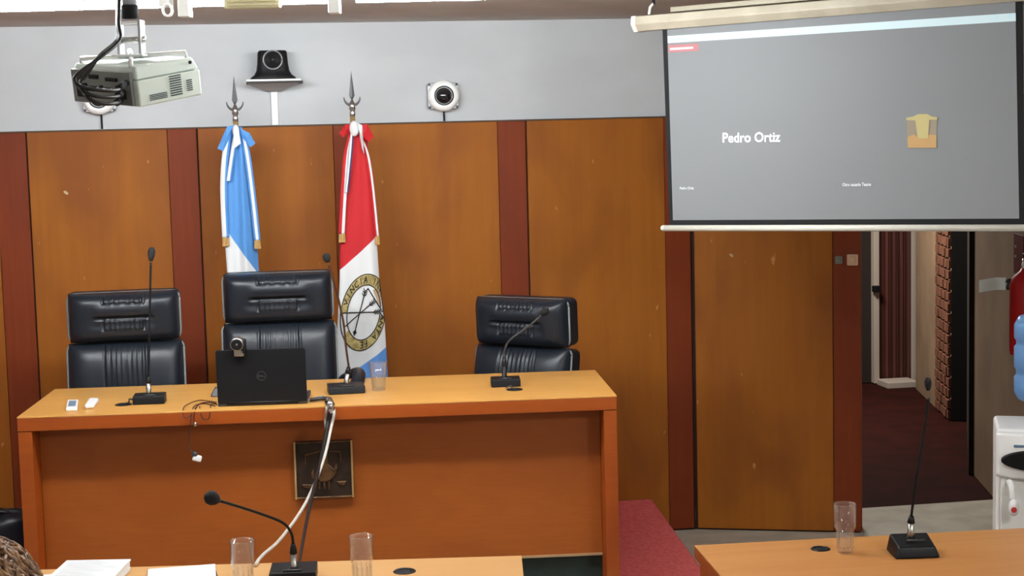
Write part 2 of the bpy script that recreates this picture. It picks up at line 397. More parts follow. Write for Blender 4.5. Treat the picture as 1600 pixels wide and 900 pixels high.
MB().box((q.x, DY-.08, q.z), (.05, .05, .05)).build('latch', M_black, door, bevel=.006)
MB().box(((dx(1364)+dx(1416))/2, DY-.16, .012), (dx(1412)-dx(1364), .22, .05)).build('sill', M_frame, door, bevel=.004)
structure(MB().box(((dx(1434)+dx(1443))/2, DY-.02, ZC/2), (dx(1443)-dx(1434), .06, ZC)).build('trim_1', mat('grey_trim', rgb(92, 88, 80), .7)))
# right side of the passage: plastered stretch, then bare brick courses, then a dark pier
hd = (b1-b0); hd.z = 0; hl = hd.length; hd.normalize(); hn = Vector((hd.y, -hd.x, 0))
if hn.x > 0: hn = -hn
MH = frame(b0, hd, -hn, Vector((0, 0, 1)))
brick_from = hl*.56
wall_hall = structure(MB().box((hl/2-.1, .10, ZC/2), (hl+.2, .2-.02, ZC), MH).build('wall_hall_right', M_mortar))
MB().box((brick_from/2-.1, .0, ZC/2), (brick_from+.2, .03, ZC), MH).build('plaster_coat', M_brownwall, wall_hall)
bme = None; ch = .074; nb = 4
bw = (hl-brick_from)/nb
for r in range(28):
    off = 0 if r % 2 else .5
    for c in range(nb+1):
        x0 = brick_from+bw*(c-off); x1 = x0+bw
        x0 = max(x0, brick_from); x1 = min(x1, hl)
        if x1-x0 < .03: continue
        key = round(x1-x0, 3)
        if not isinstance(bme, dict): bme = {}
        if key not in bme:
            t = MB().box((0, 0, 0), (x1-x0-.016, .05, ch-.020), Matrix.Rotation(math.atan2(hd.y, hd.x), 4, 'Z'))
            me = bpy.data.meshes.new('brick'); me.from_pydata([tuple(v) for v in t.v], [], t.f); me.materials.append(M_brick); bme[key] = me
        o = bpy.data.objects.new('brick', bme[key]); COL.objects.link(o); o.parent = wall_hall
        o.location = RM[wall_hall.name].inverted() @ (MH @ Vector(((x0+x1)/2, .005+random.uniform(-.004, .004), ch*(r+.5))))
pe = MH @ Vector((hl, 0, 0))
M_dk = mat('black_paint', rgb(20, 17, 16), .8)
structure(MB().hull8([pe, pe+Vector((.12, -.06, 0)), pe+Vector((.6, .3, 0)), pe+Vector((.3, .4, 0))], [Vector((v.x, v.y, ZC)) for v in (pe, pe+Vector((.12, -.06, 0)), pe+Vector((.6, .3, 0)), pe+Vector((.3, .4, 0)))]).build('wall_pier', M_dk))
p1 = pe+Vector((.10, -.03, 0)); p2 = SW0+Vector((-.02, .02, 0))
q4 = [p1, p2, p2+Vector((.2, .0, 0)), p1+Vector((.25, .1, 0))]
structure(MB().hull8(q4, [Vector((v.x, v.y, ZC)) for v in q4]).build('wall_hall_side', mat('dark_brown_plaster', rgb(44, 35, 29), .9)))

# ------------------------------------------------------------------ judges' bench
DT = 1.02
FL, BL, BR, FR = onz(26, 652, DT), onz(59.5, 608, DT), onz(928, 578, DT), onz(963, 617, DT)
ddir = ((FR-FL)+(BR-BL)).normalized(); dperp = Vector((-ddir.y, ddir.x, 0))
DW = (FR-FL).length; DD = ((BL-FL).dot(dperp)+(BR-FR).dot(dperp))/2
MD = frame(FL.xyz, ddir, dperp, Vector((0, 0, 1)))       # local: x along the front, y to the back, z=0 at the top surface
desk = thing('judges_bench', 'long orange-brown wooden judges\' bench with a pale top on the red platform', 'desk', (MD @ Vector((DW/2, DD/2, .178-DT))), math.atan2(ddir.y, ddir.x))
TT = .05
MB().box((DW/2, DD/2, -.003), (DW, DD, .006), MD).build('top_veneer', M_desktop, desk, bevel=.001, segs=1)
MB().box((DW/2, DD/2, -.006-TT/2), (DW, DD, TT), MD).build('desk_top', M_deskedge, desk, bevel=.002, segs=1)
zt = -.006-TT; zb = .178-DT
sp = .052
for x in (sp/2, DW-sp/2):
    MB().box((x, DD/2+.0, (zt+zb)/2), (sp, DD-.004, zt-zb-.002), MD).build('side_panel', M_deskedge, desk, bevel=.002, segs=1)
REC = .115
pz0 = -.655
MB().box((DW/2, REC+.012, (zt+pz0)/2), (DW-2*sp-.002, .022, zt-pz0-.002), MD).build('front_panel', M_desk, desk, bevel=.001, segs=1)
MB().box((DW/2, REC+.03, (pz0+zb)/2), (DW-2*sp-.002, .03, pz0-zb), MD).build('kick_board', M_green, desk)
MB().box((DW/2, REC-.002, pz0+.004), (DW-2*sp-.002, .012, .008), MD).build('edge_strip', mat('pale_edge', rgb(170, 140, 104), .6), desk)
# dark notch beside screws is left out; crest plaque mounted on the front panel
def onfront(x, y, off=0.0): q = MD @ Vector((0, REC-off, 0)); return onpl(x, y, q, dperp)
pc = [onfront(459, 690, .012), onfront(457+4, 780, .012), onfront(553, 776, .012), onfront(551, 687, .012)]
pcen = sum(pc, Vector())/4; pw = ((pc[3]-pc[0]).length+(pc[2]-pc[1]).length)/2; ph = ((pc[0]-pc[1]).length+(pc[3]-pc[2]).length)/2
MP = frame(pcen, ddir, dperp, Vector((0, 0, 1)))
plq = thing('crest_plaque', 'square dark bronze relief plaque with scales on the bench front', 'plaque', pcen, math.atan2(ddir.y, ddir.x))
MB().box((0, .004, 0), (pw, .012, ph), MP).build('plate', M_bronze, plq, bevel=.001, segs=1)
fw = .008
for cx, cz, sx, sz in ((-pw/2+fw/2, 0, fw, ph), (pw/2-fw/2, 0, fw, ph), (0, ph/2-fw/2, pw-2*fw, fw*.8), (0, -ph/2+fw/2, pw-2*fw, fw*.8)):
    MB().box((cx, -.006, cz), (sx, .012, sz), MP).build('frame_edge', M_brass if sz > sx else M_bronze2, plq, bevel=.002, segs=1)
k = pw/2
def relief(poly, d=.008): return MB().prism([(x*k, z*k) for x, z in poly], 0, d, MP @ Matrix.Translation((0, -.002, 0)) @ Matrix.Rotation(pi/2, 4, 'X'))
relief([(-.12, .52), (-.05, .72), (.06, .74), (.14, .6), (.16, .2), (.34, .02), (.46, .1), (.44, -.12), (.3, -.3), (.14, -.42), (-.14, -.42), (-.26, -.2), (-.22, .05), (-.12, .16)]).build('crest_figure', M_bronze2, plq, bevel=.004)
bm_ = relief([(-.62, .55), (-.1, .66), (-.1, .62), (-.60, .51), (-.60, .2), (-.63, .2)], .006); bm_.v += []; bm_.build('scale_beam', M_bronze2, plq)
relief([(.1, .66), (.6, .62), (.6, .25), (.57, .25), (.57, .58), (.1, .62)], .006).build('scale_beam', M_bronze2, plq)
relief([(-.75, -.48), (-.70, -.6), (-.5, -.64), (-.42, -.5)], .008).build('scale_pan', M_bronze2, plq, bevel=.003)
relief([(.42, -.42), (.5, -.56), (.68, -.58), (.76, -.42)], .008).build('scale_pan', M_bronze2, plq, bevel=.003)
for xx in (-.2, -.03, .12): relief([(xx, -.42), (xx+.07, -.42), (xx+.06, -.66), (xx+.015, -.68)], .007).build('tail_feather', M_bronze2, plq)
relief([(-.44, -.1), (-.36, .05), (-.3, -.3), (-.42, -.3)], .006).build('side_leaf', M_bronze2, plq, bevel=.003)
relief([(.36, .12), (.44, .2), (.5, .0), (.4, -.04)], .006).build('side_leaf', M_bronze2, plq, bevel=.003)

# ------------------------------------------------------------------ executive chairs
def sstep(a, b, x): t = max(0, min(1, (x-a)/(b-a))); return t*t*(3-2*t)
def cushion(W, H, T, head):
    PL = [-.36, -.18, 0, .18, .36]
    def fn(a, c):
        # denser samples at the rim
        u = -1+2*a; v = -1+2*c
        u = math.copysign(abs(u)**.85, u); v = math.copysign(abs(v)**.85, v)
        e = max(0, 1-abs(u)**7)**.5*max(0, 1-abs(v)**5)**.5
        d = T*e
        g = 0
        for p in PL:
            gg = math.exp(-((u-p)/.018)**2)
            if head: win = sstep(.52, .66, v)*.9+sstep(-.52, -.40, v)*(1-sstep(-.1, -.02, v))
            else: win = sstep(.0, .5, v)
            g += gg*win
        d -= .017*g*e
        if -.36 < u < .36:
            amp = sstep(.55, .7, v) if head else sstep(.1, .55, v)
            if head: amp += sstep(-.5, -.4, v)*(1-sstep(-.1, -.02, v))
            d += .011*amp*e*abs(cos(pi*(u+.09)/.18+pi/2))
        if head:
            cw = 1-sstep(.42, .60, abs(u))
            d -= .022*math.exp(-((v-.02)/.05)**2)*cw
            d -= .012*math.exp(-((v+.22)/.22)**2)*(1-sstep(.5, .7, abs(u)))*.6
            d += .010*math.exp(-((v-.34)/.2)**2)*cw*.5
        else:
            d -= .012*math.exp(-((v+.55)/.25)**2)*(1-sstep(.3, .8, abs(u)))
        return (u*W/2, -d, v*H/2)
    return MB().grid(fn, 90, 48)
def roundrect(W, H, r, n=5):
    out = []
    for cx, cz, a0 in ((W/2-r, H/2-r, 0), (-W/2+r, H/2-r, 90), (-W/2+r, -H/2+r, 180), (W/2-r, -H/2+r, 270)):
        for i in range(n+1): a = radians(a0+90*i/n); out.append((cx+r*cos(a), cz+r*sin(a)))
    return out
def chair(label, loc, rz, drop=0.0, lean=9, arm=0.0):
    t = thing('executive_chair', label, 'chair', loc, rz, 'black leather chairs behind the bench')
    def B(mb, name, m, **kw): return mb.build(name, m, t, local=True, **kw)
    seat_z = .50-drop
    BM = Matrix.Translation((0, .20, seat_z)) @ Matrix.Rotation(radians(-lean), 4, 'X')      # backrest frame
    top = .775
    hh = .213; lh = .50
    HM = BM @ Matrix.Translation((0, 0, top-hh)) @ Matrix.Rotation(radians(11), 4, 'X') @ Matrix.Translation((0, 0, -(top-hh)))   # headrest tipped forward
    R90 = Matrix.Rotation(pi/2, 4, 'X')
    # shells carry the cushions; a grey piping runs round their front rim
    for nm, zc, H, W in (('head_shell', top-hh/2, hh, .475), ('back_shell', top-hh-.004-lh/2, lh, .495)):
        FM = HM if nm == 'head_shell' else BM
        sh = B(MB().prism(roundrect(W, H, .03), -.075, .005, FM @ Matrix.Translation((0, 0, zc)) @ R90), nm, M_leather, bevel=.012, segs=3)
        pts = [(x, -.006, z) for x, z in roundrect(W-.006, H-.006, .03)]; pts.append(pts[0])
        MB().tube([FM @ Matrix.Translation((0, 0, zc)) @ Vector(p) for p in pts], .0045, 6).build('piping', M_piping, sh, local=True, smooth=True)
    B(cushion(.46, hh, .075, True).add([], []), 'headrest', M_leather, smooth=True, fix=True).matrix_local = HM @ Matrix.Translation((0, -.006, top-hh/2))
    B(cushion(.475, lh, .07, False), 'backrest', M_leather, smooth=True).matrix_local = BM @ Matrix.Translation((0, -.006, top-hh-.004-lh/2))
    B(MB().prism(roundrect(.52, .50, .06), -.06, .07, Matrix.Translation((0, -.02, seat_z))), 'seat', M_leather, bevel=.035, segs=4)
    arm0 = arm
    for s in (-1, 1):
        arm = arm0 if s > 0 else 0
        fl = .05 if arm else 0.0
        pad = bez([(s*.268, .16, seat_z+arm+.17), (s*(.272+fl), .05, seat_z+arm+.215), (s*(.272+fl), -.10, seat_z+arm+.215), (s*(.268+fl/2), -.19, seat_z+arm+.17)], 6)
        a = B(MB().tube(pad, [.02, .027, .03, .032]*6+[.02], 10) if False else MB().tube(pad, .028, 10), 'armrest', M_leather, smooth=True)
        MB().tube(bez([(s*.268, .14, seat_z+arm+.17), (s*.275, .08, seat_z+.05), (s*.24, .02, seat_z-.04)], 6), .016, 8).build('arm_support', M_black, a, local=True, smooth=True)
        MB().tube(bez([(s*.268, -.17, seat_z+arm+.17), (s*.275, -.12, seat_z+.05), (s*.24, -.02, seat_z-.04)], 6), .016, 8).build('arm_support', M_black, a, local=True, smooth=True)
    B(MB().tube([(0, 0, .10), (0, 0, seat_z-.05)], .028, 14), 'gas_column', M_black, smooth=True)
    for k in range(5):
        a = 2*pi*k/5+.3
        lg = B(MB().tube([(0, 0, .12), (.15*cos(a), .15*sin(a), .10), (.29*cos(a), .29*sin(a), .065)], [.03, .024, .016], 8), 'leg', M_black, smooth=True)
        MB().sphere((.285*cos(a), .285*sin(a), .028), (.026, .026, .028), None, 10, 8).build('caster', M_black, lg, local=True, smooth=True)
    return t
def chair_at(label, px_c, py_top, rz, drop, back_y, arm=0.0):
    p = onY(px_c, py_top, back_y)
    c = Vector((p.x, back_y, .178)) - Matrix.Rotation(rz, 3, 'Z') @ Vector((0, .30, 0))
    return chair(label, c, rz, drop, arm=arm)
chair_at('black leather high-backed chair on the left behind the bench', 193, 456, .02, .045, 6.98)
chair_at('tallest black leather chair, behind the open laptop', 433, 424, -.03, -.015, 6.94, arm=.13)
chair_at('black leather chair turned aside, at the right end of the bench', 820, 472, radians(-40), .135, 6.90)

# ------------------------------------------------------------------ flags
def flag(label, px_c, tip_y, Y, colors):
    t = thing('ceremonial_flag', label, 'flag', (onY(px_c, 200, Y).x, Y, .178))
    x0 = onY(px_c, 200, Y).x
    zt = onY(px_c, tip_y, Y).z
    MB().tube([(x0, Y, .19), (x0, Y, zt-.20)], .013, 12).build('flag_pole', M_brass, t, smooth=True)
    MB().lathe([(.0, 0), (.16, 0), (.16, .02), (.10, .04), (.03, .06), (.02, .10), (.0, .10)], Matrix.Translation((x0, Y, .178)), 28).build('base', M_brass, t, smooth=True)
    fin = MB().lathe([(0, 0), (.012, .002), (.014, .03), (.011, .04), (.016, .05), (.013, .075), (.006, .09), (.0, .09)], Matrix.Translation((x0, Y, zt-.225)), 14).build('finial', M_chrome, t, smooth=True)
    sm = mat('steel_blade', rgb(84, 84, 86), .4, metal=.3)
    MB().add([(x0, Y-.005, zt-.125), (x0-.013, Y, zt-.115), (x0, Y+.005, zt-.125), (x0+.013, Y, zt-.115), (x0, Y, zt), (x0, Y, zt-.14)],
             [(0, 1, 4), (1, 2, 4), (2, 3, 4), (3, 0, 4), (1, 0, 5), (2, 1, 5), (3, 2, 5), (0, 3, 5)]).build('spear_blade', sm, fin)
    cr = [(x0+.037*sin(a), Y, zt-.123-.037*cos(a)) for a in [radians(-92+184*i/14) for i in range(15)]]
    MB().tube(cr, [.0018+.0045*sin(pi*i/14) for i in range(15)], 8).build('crescent', sm, fin, smooth=True)
    return t, x0
YF = 7.40
def cloth_fn(Y, left, right, folds, amp, y0, ph=0):
    """left/right: lists of (py, px) outlines; returns fn(a,c) -> point on the hanging cloth"""
    def interp(tab, y):
        for (ya, xa), (yb, xb) in zip(tab, tab[1:]):
            if y <= yb: return xa+(xb-xa)*(y-ya)/(yb-ya)
        return tab[-1][1]
    ya, yb = left[0][0], left[-1][0]
    def fn(a, c):
        y = ya+(yb-ya)*c
        xl, xr = interp(left, y), interp(right, y)
        x = xl+(xr-xl)*a
        p = onY(x, y, Y)
        am = amp*(.35+.65*c)
        d = -y0-.03*sin(pi*a)+am*cos(2*pi*folds*a+ph+.6*sin(3*c))+.25*am*cos(2*pi*folds*2.3*a+1+2*c)
        return Vector((p.x, Y+d, p.z))
    return fn
def ribbon(fl, name, m, pts, w, Y, off, fringe=True):
    P = bez([Vector((onY(x, y, Y).x, Y-off, onY(x, y, Y).z)) for x, y in pts], 8); n = len(P)-1
    def fn(a, c):
        i = min(int(c*n), n-1); f = c*n-i; q = P[i].lerp(P[i+1], f)
        ww = w*(.55+.45*min(1, c*3))
        return q+Vector(((a-.5)*ww, -.006*sin(pi*a)+.003*sin(9*c), 0))
    o = MB().grid(fn, 8, 40, uv=True); o = o.build(name, m, fl, smooth=True, solid=.002, fix=False)
    if fringe:
        e = P[-1]
        MB().hull8([e+Vector((-w*.5, -.004, -.04)), e+Vector((w*.5, -.004, -.04)), e+Vector((w*.5, .006, -.04)), e+Vector((-w*.5, .006, -.04))],
                   [e+Vector((-w*.45, -.004, 0)), e+Vector((w*.45, -.004, 0)), e+Vector((w*.45, .006, 0)), e+Vector((-w*.45, .006, 0))]).build('fringe', M_gold, o, bevel=.002)
    return o
def loop(fl, m, pts, Y, off):
    """a bow loop as a thick folded polygon"""
    vs = [onY(x, y, Y) for x, y in pts]
    n = len(vs); c = sum(vs, Vector())/n
    fr = [Vector((v.x, Y-off, v.z)) for v in vs]; bk = [Vector((v.x, Y-off+.03, v.z)) for v in vs]
    cf = Vector((c.x, Y-off-.012, c.z))
    mb = MB(); mb.add(fr+bk+[cf], [(i, (i+1) % n, 2*n) for i in range(n)]+[(i, n+i, n+(i+1) % n, (i+1) % n) for i in range(n)]+[tuple(range(n, 2*n))])
    return mb.build('bow_loop', m, fl, smooth=False)

SKY = rgb(84, 146, 212); WHT = rgb(226, 228, 228); RED = rgb(188, 21, 30); BLU = rgb(92, 146, 214); DBL = rgb(60, 70, 120)
# sky-blue and white flag: white wedge from lower left
f1, fx1 = flag('sky-blue and white flag standing on the left behind the tallest chair', 368.5, 117, YF, None)
m1 = stripes('sky_white_cloth', [((0, 0, 0), SKY), ((-.142, 1, -.30), WHT), ((-.2, 1, -.72), SKY)])
L1 = [(198, 366), (240, 355), (300, 352), (380, 352), (440, 356), (560, 350), (720, 348)]
R1 = [(198, 378), (240, 389), (300, 395), (380, 402), (440, 405), (560, 410), (720, 412)]
MB().grid(cloth_fn(YF, L1, R1, 1.6, .018, .03, 2.2), 60, 110, uv=True).build('cloth', m1, f1, smooth=True, solid=.002, fix=False)
mr1 = stripes('sky_white_ribbon', [((0, 0, 0), SKY), ((1, 0, -.3), WHT), ((1, 0, -.7), SKY)])
mr1b = stripes('white_sky_ribbon', [((0, 0, 0), WHT), ((1, 0, -.62), SKY)])
ribbon(f1, 'ribbon', mr1b, [(362, 200), (354, 232), (350, 290), (353, 370)], .032, YF, .062)
ribbon(f1, 'ribbon', mr1, [(378, 205), (386, 240), (394, 300), (402, 374)], .030, YF, .062)
ribbon(f1, 'ribbon', mr1b, [(371, 198), (364, 240), (358, 282)], .022, YF, .075, fringe=False)
loop(f1, MATS.setdefault('sky_silk', mat('sky_silk', SKY, .6)), [(366, 195), (355, 198), (340, 232), (349, 236), (358, 218)], YF, .07)
loop(f1, MATS['sky_silk'], [(374, 200), (390, 208), (399, 224), (391, 230), (378, 214)], YF, .07)
MB().sphere((fx1, YF-.085, onY(369, 205, YF).z), (.016, .016, .03), None, 12, 8).build('knot', mat('white_silk', WHT, .6), f1, smooth=True)
MB().hull8([Vector((fx1-.012, YF-.1, onY(370, 232, YF).z)), Vector((fx1+.02, YF-.1, onY(372, 224, YF).z)), Vector((fx1+.02, YF-.09, onY(372, 224, YF).z)), Vector((fx1-.012, YF-.09, onY(370, 232, YF).z))],
           [Vector((fx1-.006, YF-.1, onY(370, 198, YF).z)), Vector((fx1+.01, YF-.1, onY(370, 198, YF).z)), Vector((fx1+.01, YF-.09, onY(370, 198, YF).z)), Vector((fx1-.006, YF-.09, onY(370, 198, YF).z))]).build('tie_end', MATS['white_silk'], f1)

# red, white and blue flag with the round emblem
f2, fx2 = flag('red, white and blue flag with a round gold-banded emblem, right of the tallest chair', 551.5, 110, YF, None)
L2 = [(196, 547), (230, 541), (300, 536), (380, 531), (440, 530), (500, 527), (590, 521), (720, 516)]
R2 = [(196, 558), (215, 572), (300, 582), (380, 588), (440, 592), (500, 600), (590, 605), (720, 608)]
yA, yB = 196, 720
def vv(y): return (y-yA)/(yB-yA)
# diagonal seams: red/white from (540,412)->(588,370); white/blue from (566,565)->(602,538)
def seam(p, q):
    def uvp(x, y):
        def it(tab):
            for (a, b), (c, d) in zip(tab, tab[1:]):
                if y <= c: return b+(d-b)*(y-a)/(c-a)
        return ((x-it(L2))/(it(R2)-it(L2)), vv(y))
    (u1, v1), (u2, v2) = uvp(*p), uvp(*q)
    a, b = -(v2-v1), (u2-u1)                  # normal pointing to larger v
    if b < 0: a, b = -a, -b
    return (a, b, -(a*u1+b*v1))
m2 = stripes('red_white_blue_cloth', [((0, 0, 0), RED), (seam((538, 414), (587, 368)), WHT), (seam((560, 572), (603, 540)), BLU)])
C2 = cloth_fn(YF, L2, R2, 1.15, .014, .03, 2.6)
MB().grid(C2, 60, 140, uv=True).build('cloth', m2, f2, smooth=True, solid=.002, fix=False)
mr2 = stripes('red_white_ribbon', [((0, 0, 0), RED), ((1, 0, -.45), WHT), ((1, 0, -.85), RED)])
mr2b = stripes('white_blue_ribbon', [((0, 0, 0), WHT), ((1, 0, -.55), DBL)])
ribbon(f2, 'ribbon', mr2, [(548, 205), (541, 240), (537, 290), (533, 364)], .032, YF, .066)
ribbon(f2, 'ribbon', mr2, [(560, 208), (572, 240), (580, 290), (588, 368)], .022, YF, .05)
ribbon(f2, 'ribbon', mr2b, [(549, 200), (546, 240), (540, 300)], .016, YF, .085, fringe=False)
red_silk = mat('red_silk', RED, .6)
loop(f2, red_silk, [(547, 194), (538, 195), (529, 208), (535, 215), (546, 204)], YF, .075)
loop(f2, red_silk, [(556, 196), (572, 194), (582, 214), (574, 222), (562, 210)], YF, .075)
loop(f2, MATS['white_silk'], [(556, 192), (564, 196), (567, 240), (564, 232), (560, 210)], YF, .085)
MB().sphere((fx2, YF-.085, onY(552, 201, YF).z), (.022, .018, .036), None, 12, 8).build('knot', MATS['white_silk'], f2, smooth=True)
def on_cloth(x, y, off=.004):
    def it(tab):
        for (a, b), (c, d) in zip(tab, tab[1:]):
            if y <= c: return b+(d-b)*(y-a)/(c-a)
        return tab[-1][1]
    u = max(0, min(1, (x-it(L2))/(it(R2)-it(L2))))
    p = C2(u, vv(y)); return p+Vector((0, -off, 0))
ECX, ECY, ERX, ERY, ESK = 567, 486, 33.5, 54, -.32
def emb(e, n, off=.004): return on_cloth(ECX+ERX*e, ECY-ERY*n+ESK*ERX*e, off)
def arc(r0, r1, a0, a1, off, n=60):
    return MB().grid(lambda a, c: emb((r0+(r1-r0)*c)*cos(radians(a0+(a1-a0)*a)), (r0+(r1-r0)*c)*sin(radians(a0+(a1-a0)*a)), off), n, 3)
band = arc(.78, 1.08, 18, 172, .003).build('emblem_band', M_goldband, f2, fix=False)
band2 = arc(.78, 1.08, 208, 342, .003).build('emblem_band', M_goldband, f2, fix=False)
for r in (.78, 1.08):
    MB().tube([emb(r*cos(radians(a)), r*sin(radians(a)), .005) for a in range(0, 361, 6)], .0022, 5).build('emblem_ring', M_line, f2)
def ring_text(txt, a_start, step, r, size, parent):
    for i, c in enumerate(txt):
        if c == ' ': continue
        vs, fs = text_mesh(c, 1, .02, 'CENTER')
        a = radians(a_start-step*i); ca, sa = cos(a), sin(a)
        out = []
        for v in vs:
            x, y = v.x*size, (v.y-.35)*size
            out.append(emb((r+y)*ca+x*sa, (r+y)*sa-x*ca, .006))
        MB().add(out, fs).build('letter', M_line, parent, fix=False)
ring_text('VINCIA INV', 152, 13.5, .93, .27, band)
ring_text('SANTA FE', 352, 12.5, .93, .27, band2)
def arrow(x0, y0, x1, y1, head_at_start=True):
    mb = MB().tube([on_cloth(x0+(x1-x0)*i/12, y0+(y1-y0)*i/12, .006) for i in range(13)], .0025, 5)
    d = Vector((x1-x0, y1-y0, 0)).normalized(); nrm = Vector((-d.y, d.x, 0))
    for (px, py), q in (((x1, y1), 1),):
        for s in (0, 4, 8):
            for w_ in (-1, 1):
                a = on_cloth(px-d.x*s, py-d.y*s, .007); b = on_cloth(px-d.x*(s-4)+nrm.x*3.4*w_, py-d.y*(s-4)+nrm.y*3.4*w_, .007)
                mb.tube([a, b], .0024, 4)
    pts = [(0, 0), (5, 3), (10, 0), (5, -3)]
    if head_at_start:
        mb.add([on_cloth(x0+d.x*p+nrm.x*q, y0+d.y*p+nrm.y*q, .007) for p, q in pts], [(0, 1, 2, 3)])
    return mb.build('emblem_arrow', M_line, f2, fix=False)
arrow(552, 522, 569, 453); arrow(537, 509, 582, 469, False); arrow(535, 487, 590, 485, False)
MB().tube([on_cloth(573+ (593-573)*i/8, 448+(480-448)*i/8, .006) for i in range(9)], .0026, 5).build('emblem_lance', M_line, f2)
MB().add([on_cloth(x, y, .0045) for x, y in ((581, 451), (592, 449), (595, 478), (589, 470))], [(0, 1, 2, 3)]).build('emblem_leaf', mat('tan_embroidery', rgb(190, 160, 132), .8), f2, fix=False)

# ------------------------------------------------------------------ microphones
def mic(label, cx, cy, z, bw, bd, bh, conn, stem, head, hr, rz=0, wedge=False, stem_m=None, conn_m=None, hlong=False, loc_y=None):
    """conn/stem/head are picture points taken at the depth of the base"""
    b = onz(cx, cy, z)
    t = thing('gooseneck_microphone', label, 'microphone', b, rz, 'gooseneck microphones')
    Y = b.y
    Mb = Matrix.Translation(b) @ Matrix.Rotation(rz, 4, 'Z')
    if wedge:
        base = MB().hull8([Mb @ Vector(p) for p in ((-bw/2, -bd/2, .001), (bw/2, -bd/2, .001), (bw*.48, bd/2, .001), (-bw*.48, bd/2, .001))],
                          [Mb @ Vector(p) for p in ((-bw*.40, -bd*.40, bh*.62), (bw*.40, -bd*.40, bh*.62), (bw*.42, bd*.42, bh), (-bw*.42, bd*.42, bh))]).build('base', M_black, t, bevel=.006)
    else:
        base = MB().hull8([Mb @ Vector(p) for p in ((-bw/2, -bd/2, .001), (bw/2, -bd/2, .001), (bw/2, bd/2, .001), (-bw/2, bd/2, .001))],
                          [Mb @ Vector(p) for p in ((-bw/2, -bd*.42, bh*.85), (bw/2, -bd*.42, bh*.85), (bw/2, bd/2, bh), (-bw/2, bd/2, bh))]).build('base', M_black, t, bevel=.003)
    MB().tube([Mb @ Vector((-bw*.2, -bd*.3, bh*.93)), Mb @ Vector((bw*.2, -bd*.3, bh*.93))], .004, 6).build('talk_button', M_dark, base, smooth=True)
    P = [onY(x, y, Y) for x, y in conn]
    d = P[1]-P[0]
    foot = Vector((P[0].x, P[0].y, b.z+bh*.9))
    MB().tube([foot, P[0], P[0]+d*.55], [.013, .010, .010], 12).build('connector', conn_m or M_silver, t, smooth=True)
    MB().tube([P[0]+d*.55, P[0]+d*.6, P[1]], [.010, .012, .007], 12).build('collar', M_black, t, smooth=True)
    pts = bez([P[1]]+[onY(x, y, Y-k_) for (x, y, k_) in stem], 8)
    MB().tube(pts, .0042, 8).build('stem', stem_m or M_black, t, smooth=True)
    hx, hy, hk = head; H = onY(hx, hy, Y-hk)
    dr = (H-pts[-1]); dr = dr.normalized() if dr.length > 1e-4 else Vector((0, 0, 1))
    q = Vector((0, 0, 1)).rotation_difference(dr).to_matrix().to_4x4()
    ln = hr*1.9 if hlong else hr*1.15
    MB().lathe([(0, -ln), (hr*.45, -ln*.98), (hr*.8, -ln*.5), (hr, 0), (hr*.95, ln*.5), (hr*.6, ln*.9), (0, ln)], Matrix.Translation(H) @ q, 16).build('microphone_head', M_foam, t, smooth=True)
    return t, Mb
bz = math.atan2(ddir.y, ddir.x)
m_l, Mb = mic('upright gooseneck microphone in front of the left chair', 234, 630, DT, .122, .07, .038, [(232, 612), (232, 588)], [(233, 540, 0), (234.5, 470, 0), (235.5, 410, 0)], (236.5, 397, 0), .0145, bz, hlong=True)
mic('tilted gooseneck microphone between the laptop and the glass of water', 541, 613, DT, .145, .10, .034, [(541, 597), (545, 573)], [(541, 545, 0), (536, 500, 0), (524, 450, .01), (513, 412, .02)], (510.5, 403, .02), .016, bz+.12, stem_m=mat('bronze_gooseneck', rgb(84, 54, 38), .4, metal=.5))
mic('gooseneck microphone bent to the right in front of the turned chair', 790, 603, DT, .118, .07, .036, [(788, 589), (788, 558)], [(789, 545, 0), (797, 531, .01), (812, 520, .02), (832, 505, .04), (846, 493, .05)], (851, 487, .06), .017, bz, conn_m=M_black, stem_m=M_dark)
mic('low-bent gooseneck microphone on the front table', 459, 905, .75, .135, .11, .038, [(459, 884), (458, 850)], [(456, 836, 0), (448, 822, .02), (432, 812, .05), (390, 797, .12), (345, 783, .2)], (332, 778.5, .22), .0205, -.1)
mic('thin upright gooseneck microphone on the right-hand table', 1426, 866, .75, .138, .11, .055, [(1423, 832), (1424, 806)], [(1430, 760, 0), (1438, 710, 0), (1446, 660, 0), (1451, 622, 0)], (1450, 600, 0), .0105, -.12, wedge=True, hlong=True)

def cable(name, pts, r, m, label, cat='cable', parent=None):
    o = MB().tube(bez(pts, 10), r, 8).build(name, m, parent, smooth=True)
    if parent is None: tag(o, label, cat)
    return o
def grommet(label, x, y, z, r):
    p = onz(x, y, z)
    t = thing('cable_grommet', label, 'grommet', p)
    MB().lathe([(r*.62, .0), (r*.62, .003), (r*.9, .0035), (r, .001), (r, 0)], Matrix.Translation(p), 24, cap=False).build('rim', M_black, t, smooth=True)
    MB().lathe([(0, .0008), (r*.66, .0008), (r*.66, .0), (0, 0)], Matrix.Translation(p), 20).build('cap', M_blackm, t)
    return p
g1 = grommet('dark cable grommet left of the upright microphone on the bench', 193, 632.5, DT, .033)
g2 = grommet('dark cable grommet just below the bent microphone on the bench', 804, 609, DT, .033)
g3 = grommet('black cable hole in the front table', 632, 893, .75, .034)
g4 = grommet('black cable hole beside the tumbler on the right-hand table', 1282, 858, .75, .030)
p = onz(211, 628, DT)
cable('microphone_lead', [p+Vector((0, 0, .006)), p+Vector((-.02, -.01, .014)), g1+Vector((.02, 0, .008)), g1+Vector((0, 0, .002))], .003, M_cableb, 'short black lead from the upright microphone into its grommet')
p = onz(794, 606.5, DT)
